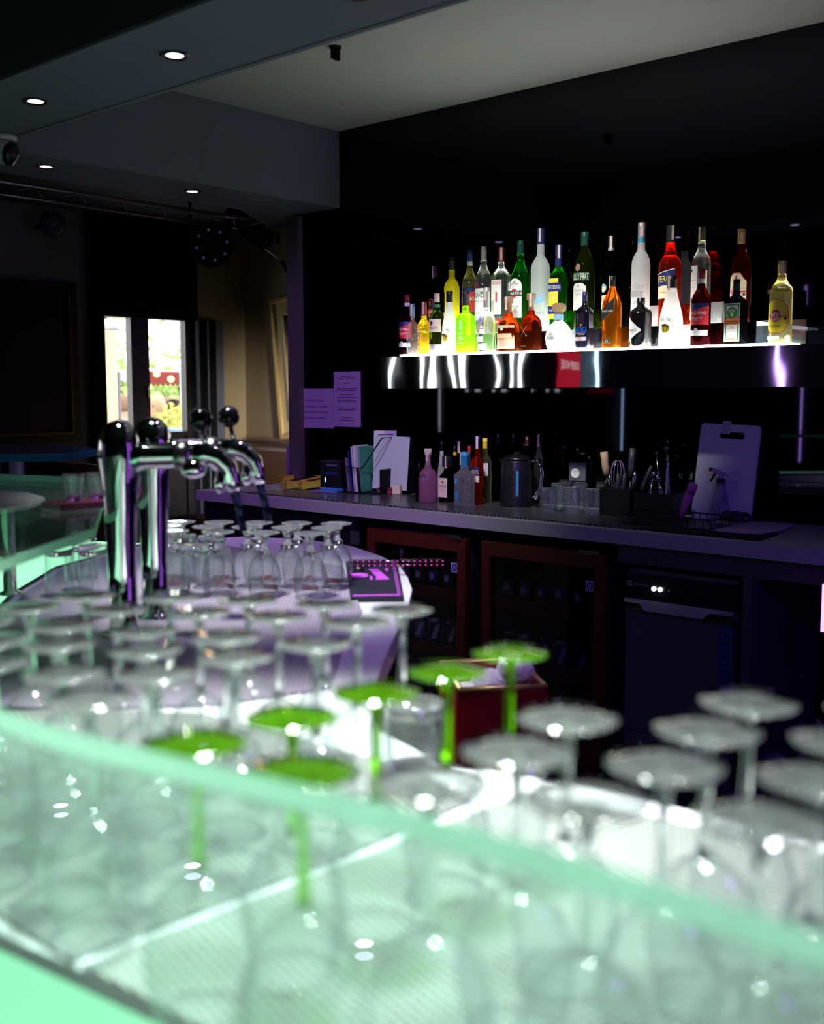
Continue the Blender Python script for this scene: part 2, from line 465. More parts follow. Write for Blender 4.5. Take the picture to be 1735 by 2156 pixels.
# garden door with two tall leaves: the one window the photo looks through
f = MB(); X = XL - 0.03
for yy, ww in ((4.645, 0.03), (4.925, 0.035), (4.99, 0.10), (5.055, 0.03), (5.44, 0.05), (5.49, 0.05)):
    f.box((X, yy, 0.993), (0.07, ww, 1.986), WFRAME)
for zz in (0.03, 1.09): f.box((X, 5.06, zz), (0.06, 0.8, 0.06 if zz < 1 else 0.03), WFRAME)
f.box((X, 5.06, 0.55), (0.03, 0.8, 1.05), WFRAME)
f.box((X, 5.06, 1.995), (0.07, 0.86, 0.02), WFRAME)
r = f.build('window_1'); r['kind'] = 'structure'
for (a, b2) in ((4.66, 4.908), (5.07, 5.415)):
    MB().box((X, (a + b2) / 2, 1.545), (0.006, b2 - a, 0.88), SHEER).build('pane', r)
MB().box((X + 0.045, 5.045, 1.42), (0.02, 0.012, 0.09), CHROME).tube([(X + 0.05, 5.045, 1.44), (X + 0.08, 5.045, 1.44), (X + 0.08, 5.0, 1.44)], 0.006, CHROME).build('handle', r)
# second dark door frame at the right of it, with the pale reveal
BLUEG = pbr('blue_grey_frame', (0.085, 0.10, 0.14), 0.5)
d = MB()
for yy in (5.505, 5.60): d.box((XL + 0.03, yy, 1.0), (0.06, 0.018, 2.0), BLUEG)
d.box((XL + 0.02, 5.60, 1.0), (0.03, 0.17, 2.0), MATTE)
d.box((XL + 0.025, 5.725, 1.0), (0.05, 0.075, 1.98), BLUEG)
struct('trim_3', d)

# ------------------------------------------------------------------ yard outside the garden door
struct('ground_outside', MB().box((-14, 5, -0.06), (13, 22, 0.1), pbr('paving', (0.55, 0.52, 0.48), 0.8, vary=0.1, vscale=10)))
PLASTER = pbr('cream_plaster', (0.80, 0.66, 0.44), 0.8)
o = MB()
a1 = onx(213, 800, -9.0); a2 = onx(247, 800, -9.0)
o.box((-9.125, (a1.y + a2.y) / 2 - 0.12, 1.15), (0.25, abs(a2.y - a1.y) + 0.24, 2.3), PLASTER)
o.box((-9.2, a1.y - 0.05, 2.12), (0.4, 0.62, 0.14), PLASTER)
tag(o.box((-8.75, a1.y + .22, 2.42), (.5, .8, .05), PLASTER).build('porch_pillar'), 'cream plaster porch pillar seen through the left door pane', 'pillar')
dp = onx(248, 850, -9.6)
tag(MB().tube([(dp.x, dp.y, 1.62), (dp.x, dp.y, -.01)], 0.035, pbr('drainpipe_grey', (0.10, 0.10, 0.11), 0.5)).build('drainpipe'), 'dark grey drainpipe beside the cream pillar outside', 'pipe')
p = onx(234, 690, -8.6)
t = thing('porch_lantern', 'white dome lantern hanging under the porch roof outside', 'lamp', p)
MB().lathe([(0.13, -0.03), (0.125, 0.0), (0.09, 0.06), (0.03, 0.085), (0.0, 0.09)], 24, pbr('lantern_enamel', (0.7, 0.7, 0.7), 0.4)).build('lamp_shade', t)
MB().lathe([(0.012, 0.08), (0.012, 2.393 - p.z)], 10, pbr('lantern_enamel', (0.7, 0.7, 0.7), 0.4)).build('stem', t)
# awning: red valance with warm bulbs
q0 = onx(316, 790, -11.5); q1 = onx(378, 790, -11.5)
aw = thing('awning', 'dark red awning with warm bulbs over the yard tables', 'awning', (-11.5, (q0.y + q1.y) / 2, q0.z))
zt = onx(345, 783, -11.5).z - q0.z; zb = onx(345, 810, -11.5).z - q0.z; hw = (q1.y - q0.y) / 2
vs = []; fs = []
for i in range(25):
    u = -hw + 2 * hw * i / 24; e = zb + 0.02 * math.sin(i * 1.6)
    for dx in (0.0, -0.02): vs += [(dx, u, zt), (dx, u, e)]
for i in range(24):
    k = 4 * i
    fs += [(k, k + 4, k + 5, k + 1), (k + 2, k + 3, k + 7, k + 6), (k + 1, k + 5, k + 7, k + 3), (k, k + 2, k + 6, k + 4)]
MB().add(vs, fs, pbr('awning_red', (0.16, 0.012, 0.010), 0.8), False).build('valance', aw)
for (px, py) in ((330, 787), (360, 798)):
    v = onx(px, py, -11.35) - Vector(aw.location)
    MB().sphere(v, 0.04, emis('warm_bulb', (1, 0.62, 0.2), 6), 16).build('bulb', aw)
for s_ in (-hw - .03, hw + .03): MB().tube([(-.01, s_, zt), (-.01, s_, -aw.location.z - .01)], .012, WHITE).build('pole', aw)
vv = onx(285, 800, -13.0)
tag(MB().prism([(-13.2, vv.y - 2.5), (-12.2, vv.y - 2.5), (-12.2, vv.y + 1.2), (-13.2, vv.y + 1.2)], vv.z - 0.02, vv.z + 0.12, pbr('pale_canvas', (0.42, 0.36, 0.40), 0.8)).build('parasol_canopy'),
    'pale mauve canvas canopy above the hedge in the left door pane', 'parasol')
# hedge of leaf cards with thickness given by many small leaves
LEAF = pbr('hedge_leaf', (0.36, 0.50, 0.16), 0.6, vary=0.5, vscale=3, trans=0.0)
def leafmass(name, c, s, n, mat, size, label, cat):
    m = MB()
    for i in range(n):
        a = Vector((random.gauss(0, .42) * s[0], random.gauss(0, .42) * s[1], random.gauss(0, .38) * s[2]))
        R = Euler((random.random() * 6, random.random() * 6, random.random() * 6)).to_matrix().to_4x4()
        T = Matrix.Translation(a) @ R
        l = size * random.uniform(.6, 1.3)
        m.add([(0, -l, 0), (l * .4, 0, l * .12), (0, l, 0), (-l * .4, 0, l * .12)], [(0, 1, 2), (0, 2, 3)], mat, False, T)
    for i in range(5):
        m.tube([(random.uniform(-.3, .3) * s[0], random.uniform(-.3, .3) * s[1], -c[2] + 0.0), (random.uniform(-.3, .3) * s[0], random.uniform(-.3, .3) * s[1], 0.2 * s[2])], 0.02, pbr('bark', (0.10, 0.07, 0.04), 0.8))
    o = m.build(name, loc=c)
    return tag(o, label, cat)
hy = onx(345, 850, -17.5)
leafmass('hedge', (-17.5, hy.y - 0.3, 1.3), (0.9, 4.2, 1.15), 3200, LEAF, 0.12, 'bright green hedge at the far side of the sunny yard', 'hedge')
s_ = onx(368, 888, -11.6)
leafmass('potted_shrub', (-11.6, s_.y, s_.z), (0.3, 0.26, 0.22), 500, pbr('lime_leaf', (0.55, 0.58, 0.16), 0.6), 0.05, 'yellow green shrub in front of the seated guests outside', 'shrub')
# guests sitting outside
def person(loc, rz, shirt, hair, label, longhair=False):
    SK = pbr('skin', (0.55, 0.34, 0.25), 0.6)
    t = thing('person', label, 'person', loc, rz)
    v = [(0, 0, .47), (0, 0, .62), (0, .0, .82), (0, .0, .96), (0, -.01, 1.06), (0, -.03, 1.17),
         (.10, -.02, .46), (.13, -.42, .46), (.13, -.44, .08), (.13, -.56, .05), (-.10, -.02, .46), (-.13, -.42, .46), (-.13, -.44, .08), (-.13, -.56, .05),
         (.17, 0, .94), (.22, -.03, .70), (.16, -.26, .62), (.12, -.36, .64), (-.17, 0, .94), (-.22, -.03, .70), (-.16, -.26, .62), (-.12, -.36, .64)]
    e = [(0, 1), (1, 2), (2, 3), (3, 4), (4, 5), (0, 6), (6, 7), (7, 8), (8, 9), (0, 10), (10, 11), (11, 12), (12, 13), (3, 14), (14, 15), (15, 16), (16, 17), (3, 18), (18, 19), (19, 20), (20, 21)]
    rad = [.14, .13, .15, .11, .055, .095, .09, .07, .05, .045, .09, .07, .05, .045, .06, .045, .036, .03, .06, .045, .036, .03]
    me = bpy.data.meshes.new('body'); me.from_pydata(v, e, []); me.update()
    o = bpy.data.objects.new('body', me); COL.objects.link(o); o.parent = t
    me.materials.append(SK)
    sm = o.modifiers.new('skin', 'SKIN')
    for i, q in enumerate(rad): me.skin_vertices[0].data[i].radius = (q, q)
    me.skin_vertices[0].data[0].use_root = True
    o.modifiers.new('smooth', 'SUBSURF').levels = 2; o.modifiers['smooth'].render_levels = 2
    HM = pbr('hair_%s' % hair, {'dark': (0.05, 0.03, 0.02), 'brown': (0.20, 0.10, 0.06), 'fair': (0.42, 0.28, 0.18)}[hair], 0.6)
    prof = [(0.112, -0.06), (0.120, 0.0), (0.118, 0.05), (0.09, 0.10), (0.04, 0.125), (0.0, 0.13)]
    if longhair: prof = [(0.10, -0.26), (0.125, -0.15)] + prof
    MB().lathe(prof, 20, HM, c=(0, 0.012, 1.19), ax=0.95, ay=1.02).build('hair', t)
    SM = pbr('shirt_' + shirt, {'navy': (0.02, 0.025, 0.05), 'pink': (0.55, 0.30, 0.26), 'white': (0.75, 0.74, 0.72), 'tan': (0.42, 0.24, 0.16)}[shirt], 0.7)
    m = MB().lathe([(0.145, 0.50), (0.15, 0.65), (0.175, 0.80), (0.185, 0.92), (0.15, 1.0), (0.07, 1.035)], 24, SM, ax=1.22, ay=0.82, cap1=False)
    for s in (-1, 1): m.tube([(s * .16, 0, .96), (s * .225, -.02, .84), (s * .235, -.03, .72)], [.075, .068, .058], SM, 12)
    m.build('shirt', t)
    for s in (-1, 1): MB().sphere((s * .038, -.122, 1.185), .011, MATTE, 8).build('eye', t)
    MB().lathe([(0.0, 0.012), (0.014, -0.012), (0.0, -0.016)], 8, SK, c=(0, -.128, 1.158)).build('nose', t)
    return t
def seatp(px, py, X):                      # where the seat is so that the head shows at this spot
    h = onx(px, py, X); return (X, h.y, h.z - 1.17)
CHM = pbr('rattan_brown', (0.16, 0.10, 0.06), 0.6)
for px, py, X, rz, sh, hr, lb, lh in (
        (258, 858, -11.0, 1.9, 'navy', 'brown', 'person in a navy top sitting outside the left door pane', False),
        (328, 857, -11.9, 0.4, 'pink', 'fair', 'person with long fair hair in a pink top nearest the dark door post', True),
        (350, 856, -14.2, -0.6, 'white', 'brown', 'person in a white top between two other guests outside', False),
        (363, 862, -13.0, -1.3, 'tan', 'dark', 'person with dark hair in a tan top right of the white top', True),
        (379, 858, -15.0, -1.4, 'pink', 'brown', 'person in a pink top partly cut by the right edge of the door pane', False)):
    L = seatp(px, py, X)
    person(L, rz, sh, hr, lb, lh)
    c = thing('garden_chair', 'brown garden chair holding the ' + lb.split(' sitting')[0].split(' nearest')[0].split(' between')[0].split(' right')[0].split(' partly')[0], 'chair', (L[0], L[1], L[2] if L[2] > -.2 else -.01), rz)
    MB().box((0, -.05, .36), (.46, .46, .05), CHM).build('seat', c)
    MB().box((0, .21, .62), (.46, .04, .5), CHM).build('backrest', c)
    for sx in (-1, 1):
        for sy in (-1, 1): MB().box((sx * .2, -.05 + sy * .2, .17), (.035, .035, .36), CHM).build('leg', c)
p = onx(372, 903, -10.6)
tb = thing('garden_table', 'blue topped garden table by the yellow green shrub', 'table', (p.x, p.y, 0))
MB().lathe([(0.40, p.z - .03), (0.40, p.z)], 32, pbr('table_blue', (0.05, 0.16, 0.45), 0.5)).build('tabletop', tb)
MB().lathe([(0.2, 0), (0.03, .03), (0.03, p.z - .03)], 16, SATIN).build('leg', tb)

# ------------------------------------------------------------------ back counter with fridges and glass washer
CT, CF = 0.92, 3.42
STONE = pbr('grey_worktop', (0.30, 0.29, 0.31), 0.4, vary=0.12, vscale=150)
ct = thing('back_counter', 'long grey back bar counter along the black mirror wall', 'counter', (-2.6, 3.73, 0))
m = MB().prism([(-4.565 + 2.6, CF - 3.73), (1.2 + 2.6, CF - 3.73), (1.2 + 2.6, YW - .004 - 3.73), (-4.56 + 2.6, YW - .004 - 3.73)], CT - 0.05, CT, STONE)
m.build('worktop', ct)
DKW = pbr('dark_wood_panel', (0.045, 0.04, 0.05), 0.5, vary=0.2, vscale=5, stretch=(8, 1, 1))
x0 = ony(1300, 1160, CF + .03).x; x1 = ony(1735, 1210, CF + .03).x
MB().box(((x0 + 1.2) / 2 + 2.6, CF + .05 - 3.73, .835), (1.2 - x0, .03, .07), DKW).build('apron_rail', ct)
xp = ony(1572, 1300, CF + .03).x
MB().box((xp + 2.6, CF + .32 - 3.73, .40), (.03, .58, .80), DKW).build('side_panel', ct)
for xx in (-2.755, -2.125, -3.42): MB().box((xx + 2.6, CF + .34 - 3.73, .435), (.03, .5, .87), MATTE).build('side_panel', ct)
MB().box((-4.0 + 2.6, CF + .06 - 3.73, .435), (1.1, .03, .87), MATTE).build('front_panel', ct)
MB().box((-4.53 + 2.6, CF + .33 - 3.73, .435), (.03, .5, .87), MATTE).build('end_panel', ct)
p = ony(748, 1132, CF + .04)
MB().box((p.x + 2.6, CF + .04 - 3.73, p.z), (.05, .012, .06), pbr('dark_grey_box', (0.03, .03, .04), .5)).build('switch_box', ct)
MATTOP = dotted('bar_mesh_mat', (0.16, 0.16, 0.18), (0.008, 0.008, 0.01), 0.011, 0.30, 0.25, 0.55, 0.8, 0.9)
ax = onz(600, 1045, CT); bx = onz(1380, 1113, CT)
tag(MB().prism([(-4.28, CF + .055), (-2.02, CF + .045), (-2.02, CF + .50), (-4.05, CF + .50)], CT + .0005, CT + .007, MATTOP).build('bar_mat'), 'long black mesh bar mat under the bottles on the back counter', 'mat')

REDF = pbr('red_fridge_frame', (0.06, 0.004, 0.002), 0.45)
FINT = pbr('fridge_liner', (0.05, 0.05, 0.07), 0.5)
DGL = thin('fridge_door_glass', (0.75, 0.75, 0.80), 1.0, (0.5, 0.5, 0.55))
CANC = [pbr('can_dark_%d' % i, c, 0.35, 0.4) for i, c in enumerate([(0.02, .03, .09), (.03, .03, .035), (.05, .10, .06), (.12, .12, .14), (.09, .015, .02)])]
AMB = glass('brown_bottle_glass', (0.18, 0.06, 0.02), 0.05, 1.45, 0.25, (0.12, 0.05, 0.02))
def fridge(px0, px1, label, row, stick, top):
    xa = ony(px0, 1200, CF + .02).x; xb = ony(px1, 1200, CF + .02).x; wd = xb - xa; xm = (xa + xb) / 2
    t = thing('bottle_fridge', label, 'fridge', (xm, CF + .28, 0))
    h = .825; dp = .50
    cb = MB()
    for s in (-1, 1): cb.box((s * (wd / 2 - .012), .01, h / 2 + .01), (.024, dp - .02, h - .02), SATIN)
    cb.box((0, .25, h / 2 + .01), (wd, .024, h - .02), FINT).box((0, .01, h - .012), (wd, dp - .02, .024), SATIN).box((0, .01, .03), (wd, dp - .02, .06), SATIN)
    cb.build('cabinet', t)
    yf = -.26
    dr = MB()
    fw = .042
    dr.box((-wd / 2 + fw / 2, yf, h / 2 + .01), (fw, .035, h - .02), REDF, bev=.003).box((wd / 2 - fw / 2, yf, h / 2 + .01), (fw, .035, h - .02), REDF, bev=.003)
    dr.box((0, yf, h - .028), (wd - 2 * fw, .035, .056), REDF).box((0, yf, .052), (wd - 2 * fw, .035, .085), REDF)
    d = dr.build('door', t)
    MB().box((0, yf + .005, h / 2 + .03), (wd - 2 * fw, .006, h - .15), DGL).build('pane', d)
    MB().box((wd / 2 - .06, yf - .012, h + .004), (.09, .03, .012), STEEL).build('hinge', d)
    st = MB(); u = wd / 2 - fw - .024; v = h - .125
    place = lambda a, b, l: (a, yf - .003 - l, b)
    decal(st, [('r', u - .018, u + .018, v - .02, v + .02, LILAC), ('d', u, v, .013, NAVY, .016), ('t', '8', u, v, .02, LILAC)], place)
    st.build('sticker', d); st = MB()
    decal(st, [('r', u - .04, u + .018, .115, .150, pbr('sticker_white', (.5, .5, .55), .5))] + [('r', u - .036 + .006 * i, u - .034 + .006 * i + .002 * (i % 2), .130, .147, DARKP) for i in range(7)], place)
    st.build('price_sticker', d)
    for z in (.335, .575):
        MB().box((0, -.015, z), (wd - .05, .44, .012), REDF).box((0, -.235, z), (wd - .06, .012, .05), REDF).build('shelf', t)
    n = 6
    for zi, z in enumerate((.061, .3415, .5815)):
        for i in range(n):
            for rr in range(1):
                xx = -wd / 2 + .075 + (wd - .15) * i / (n - 1)
                kind = row[zi]
                if kind == 'can':
                    mm = CANC[(i * 2 + zi) % 4]
                    o = thing('drink_can', '', 'can', (xm + xx, CF + .28 - .19, z), .3 * i, None)
                    b = MB().lathe([(.026, 0), (.031, .008), (.031, .105), (.026, .117)], 20, mm)
                    b.build('body', o)
                    l = MB(); pl = lambda a, c, k: ((.0315 + k) * math.sin(a / .0315), -(.0315 + k) * math.cos(a / .0315), c)
                    decal(l, [('r', -.028, .028, .02, .10, CANC[(i + 1) % 4]), ('p', [(-.022, .03), (.0, .03), (.022, .09), (.0, .09)], GREYP)], pl)
                    l.build('label', o)
                    MB().lathe([(.025, .117), (.023, .115), (0, .115)], 16, SILV).build('lid', o)
                else:
                    o = thing('drink_bottle', '', 'bottle', (xm + xx, CF + .28 - .18, z), 0, None)
                    MB().lathe([(.028, 0), (.030, .01), (.030, .10), (.022, .135), (.012, .16), (.012, .195)], 20, AMB).build('body', o)
                    l = MB(); pl = lambda a, c, k: ((.0305 + k) * math.sin(a / .0305), -(.0305 + k) * math.cos(a / .0305), c)
                    decal(l, [('r', -.03, .03, .03, .085, CANC[(i + zi) % 5]), ('d', 0, .058, .015, GREYP)], pl); l.build('label', o)
                    MB().lathe([(.014, .185), (.014, .20), (0, .20)], 12, CANC[3]).build('cap', o)
                pos = ['leftmost', 'second from left', 'third from left', 'third from right', 'second from right', 'rightmost'][i]
                what = ('dark drink can' if kind == 'can' else 'small brown bottle')
                o['label'] = '%s, %s on the %s shelf, %s' % (what, pos, ['bottom', 'middle', 'top'][zi], top)
                o['group'] = ('cans' if kind == 'can' else 'bottles') + ' in the ' + top
    return t
fridge(778, 984, 'red framed glass door fridge, the one beside the LED rod', ('bottle', 'can', 'bottle'), True, 'fridge by the LED rod')
fridge(1018, 1276, 'red framed glass door fridge next to the steel glass washer', ('bottle', 'can', 'bottle'), True, 'fridge by the washer')

# glass washer
xa = ony(1305, 1250, CF + .03).x; xb = ony(1540, 1250, CF + .03).x; wd = xb - xa; xm = (xa + xb) / 2
DKST = pbr('dark_stainless', (0.12, 0.115, 0.13), 0.35, 0.45, bump=0.04, bscale=40, stretch=(1, 1, 70))
t = thing('glass_washer', 'dark stainless undercounter glass washer with two lit buttons', 'dishwasher', (xm, CF + .30, 0))
MB().box((0, .02, .39), (wd, .46, .77), DKST, bev=.004).build('body', t)
MB().box((0, -.22, .715), (wd, .03, .085), BLACK, bev=.004).build('control_panel', t)
pl = lambda a, b, l: (a, -.2355 - l, b)
l = MB(); decal(l, [('t', 'Electrolux', -wd / 2 + .066, .722, .012, GREYP, .058)], pl)
for k in range(24):
    a0, a1 = 2 * PI * k / 24, 2 * PI * (k + 1) / 24
decal(l, [('r', -wd / 2 + .010, -wd / 2 + .030, .712, .732, GREYP), ('d', -wd / 2 + .020, .722, .008, DARKP), ('r', -wd / 2 + .018, -wd / 2 + .022, .716, .728, GREYP)], pl)
l.build('lettering', t)
for uu in (-.096, -.071): MB().lathe([(.0085, 0), (.0085, .006), (0, .007)], 16, emis('button_light', (0.86, 0.93, 1.0), 5.0), T=Matrix.Translation((uu, -.235, .712)) @ Matrix.Rotation(PI / 2, 4, 'X')).build('button', t)
for uu in (-.03, .01, .08): MB().lathe([(.008, 0), (.008, .004), (0, .005)], 16, SATIN, T=Matrix.Translation((uu, -.235, .712)) @ Matrix.Rotation(PI / 2, 4, 'X')).build('button', t)
dr = MB().box((0, -.222, .405), (wd - .012, .03, .46), DKST, bev=.003)
d = dr.build('door', t)
h = MB(); zt = .668
h.add([(-wd / 2 + .005, -.245, zt), (wd / 2 - .005, -.245, zt), (wd / 2 - .005, -.247, zt - .014), (.13, -.252, zt - .014), (.105, -.262, zt - .036), (-.12, -.262, zt - .036), (-.145, -.252, zt - .014), (-wd / 2 + .005, -.247, zt - .014),
       (-wd / 2 + .005, -.237, zt), (wd / 2 - .005, -.237, zt), (wd / 2 - .005, -.239, zt - .014), (.13, -.244, zt - .014), (.105, -.254, zt - .036), (-.12, -.254, zt - .036), (-.145, -.244, zt - .014), (-wd / 2 + .005, -.239, zt - .014)],
      [(7, 6, 5, 4, 3, 2, 1, 0), (8, 9, 10, 11, 12, 13, 14, 15)] + [(i, (i + 1) % 8, 8 + (i + 1) % 8, 8 + i) for i in range(8)], pbr('satin_handle', (.45, .45, .48), .3, .6))
h.build('handle', d)
MB().box((0, -.232, .628), (wd - .01, .02, .016), STEEL).build('ledge', d)
l = MB(); u = wd / 2 - .035
ops = [('r', u - .022, u + .022, .385, .61, pbr('blue_sticker', (.03, .03, .16), .5))]
for k in range(3):
    z = .58 - .072 * k
    ops += [('d', u, z, .018, DARKP), ('d', u, z, .0155, pbr('blue_sticker', (.03, .03, .16), .5)), ('r', u - .004, u + .005, z - .008, z + .006, DARKP), ('r', u - .015, u - .002, z - .030, z - .023, DARKP), ('r', u + .002, u + .014, z - .030, z - .023, DARKP)]
decal(l, ops, lambda a, b, k: (a, -.2375 - k, b)); l.build('sticker', d)
MB().box((0, -.222, .09), (wd - .012, .03, .165), DKST, bev=.003).build('kick_panel', t)
l = MB(); decal(l, [('r', u - .016, u + .016, .115, .147, GREYP), ('r', u - .014, u + .014, .117, .145, DARKP)], lambda a, b, k: (a, -.2375 - k, b)); l.build('badge', t)
# floor matting in the bar aisle
AISLE = dotted('aisle_rubber', (0.09, 0.08, 0.12), (0.006, 0.005, 0.010), 0.03, 0.25, 0.3, 0.2, 0.6, 1.0)
tag(MB().prism([(-3.2, 2.9), (-1.9, 1.75), (1.2, 1.5), (1.2, 3.35), (-3.2, 3.35)], 0.0005, .012, AISLE).build('rubber_mat'), 'black studded rubber floor mat in the aisle before the fridges', 'mat')

# ------------------------------------------------------------------ lit bottle shelf on the mirror wall
SY, SB, ST = 3.70, 1.433, 1.583
SX0, SX1 = -3.53, -1.18
sh = thing('bottle_shelf', 'wall shelf with polished steel front and glowing white top for spirits', 'shelf', ((SX0 + SX1) / 2, 3.875, SB))
L = SX1 - SX0; cx = (SX0 + SX1) / 2
OPAL = emis('lit_opal_acrylic', (0.97, 1.0, 0.95), 15.0)
MB().box((0, -.171, .071), (L, .006, .142), FASCIA).box((0, 0, .003), (L, .336, .006), SATIN).build('fascia', sh)
xl0 = ony(842, 740, SY).x - cx; xl1 = ony(1655, 725, SY).x - cx
MB().box(((xl0 + xl1) / 2, -.115, .146), (xl1 - xl0, .118, .009), OPAL).build('light_panel', sh)
MB().box((0, .0, .074), (L, .33, .13), MATTE).build('core', sh)
Z2 = 1.668; ly = 3.82
xl2 = ony(1592, 690, 3.82).x - cx
MB().box(((xl0 + xl2) / 2, ly - 3.875 + .003, (ST + Z2) / 2 - SB), (xl2 - xl0, .004, Z2 - ST), STEPMIR).build('riser', sh)
MB().box(((xl0 + xl2) / 2, ly - 3.875 + .058, Z2 - SB - .0045), (xl2 - xl0, .104, .009), OPAL).build('light_panel', sh)
MB().box(((xl0 + xl2) / 2, .06, (ST + Z2) / 2 - SB - .008), (xl2 - xl0 - .01, .10, Z2 - ST - .012), MATTE).build('core', sh)
xr = ony(1545, 650, 3.93).x - cx; xq = ony(1320, 600, 3.93).x - cx
MB().box(((xl0 + xr) / 2, .06, 1.755 - SB - .045), (xr - xl0, .006, .09), STEPMIR).build('riser', sh)
xe = ony(1692, 690, 3.80).x - cx
MB().box(((xl2 + xe) / 2, ly - 3.875 + .003, (ST + Z2) / 2 - SB), (xe - xl2, .005, Z2 - ST), thin('acrylic_divider', (.75, .78, .8), 1.5, (.6, .65, .7), .08, (.3, .4, .5))).build('divider', sh)

# ------------------------------------------------------------------ bottles
CLR = glass('clear_bottle_glass', (0.97, 0.985, 0.975), 0.0, 1.42, 0.03, (0.95, 1, 0.97))
CRK = glass('crackled_clear_glass', (0.97, 0.985, 0.975), 0.0, 1.45, 0.12, (0.95, 1, 0.97), 1.0, 110)
CRKY = glass('crackled_yellow_glass', (0.98, 0.82, 0.15), 0.0, 1.45, 0.25, (0.9, 0.68, 0.05), 1.0, 110)
FROST = glass('frosted_glass', (0.95, 0.97, 0.97), 0.35, 1.35, 0.62, (0.93, 0.96, 0.96))
MILKW = glass('opaque_white_glass', (0.95, 0.95, 0.93), 0.3, 1.4, 0.9, (0.95, 0.95, 0.93))
ABS = glass('absinthe_green_glass', (0.55, 0.98, 0.08), 0.0, 1.42, 0.32, (0.42, 0.92, 0.03))
LEM = glass('lemon_liqueur', (0.95, 0.88, 0.05), 0.3, 1.4, 0.85, (0.95, 0.88, 0.04))
GRN = glass('green_bottle_glass', (0.10, 0.62, 0.06), 0.0, 1.45, 0.06, (0.06, 0.42, 0.03))
DGRNG = glass('dark_green_bottle_glass', (0.16, 0.26, 0.02), 0.0, 1.45, 0.04, (0.20, 0.30, 0.01))
DRKG = glass('near_black_bottle_glass', (0.03, 0.03, 0.04), 0.0, 1.45, 0.1, (0.012, 0.012, 0.016))
WINE = glass('dark_red_bottle', (0.14, 0.015, 0.02), 0.0, 1.45, 0.08, (0.08, 0.01, 0.015))
RUM = glass('amber_rum', (0.42, 0.10, 0.02), 0.0, 1.42, 0.05, (0.35, 0.08, 0.01))
WHIS = glass('golden_whisky', (0.85, 0.42, 0.06), 0.0, 1.42, 0.06, (0.75, 0.32, 0.03))
BRUM = glass('dark_amber_rum', (0.24, 0.045, 0.015), 0.0, 1.42, 0.05, (0.26, 0.04, 0.01))
APE = glass('orange_red_aperitif', (0.92, 0.16, 0.04), 0.0, 1.42, 0.1, (0.70, 0.08, 0.02))
PALE = glass('pale_straw_glass', (0.86, 0.88, 0.55), 0.0, 1.42, 0.06, (0.8, 0.8, 0.4))
HAVY = glass('faint_yellow_glass', (0.97, 0.93, 0.62), 0.0, 1.42, 0.06, (0.9, 0.85, 0.4))
PINKG = glass('frosted_pink_glass', (0.85, 0.55, 0.70), 0.3, 1.4, 0.7, (0.55, 0.25, 0.40))
AQUA = glass('pale_blue_glass', (0.80, 0.93, 0.95), 0.0, 1.42, 0.2, (0.8, 0.93, 0.95))
BLKG = pbr('black_ceramic_bottle', (0.005, 0.005, 0.006), 0.12, coat=0.5)
SLIV = pbr('black_blue_bottle', (0.004, 0.005, 0.012), 0.15, coat=0.4)

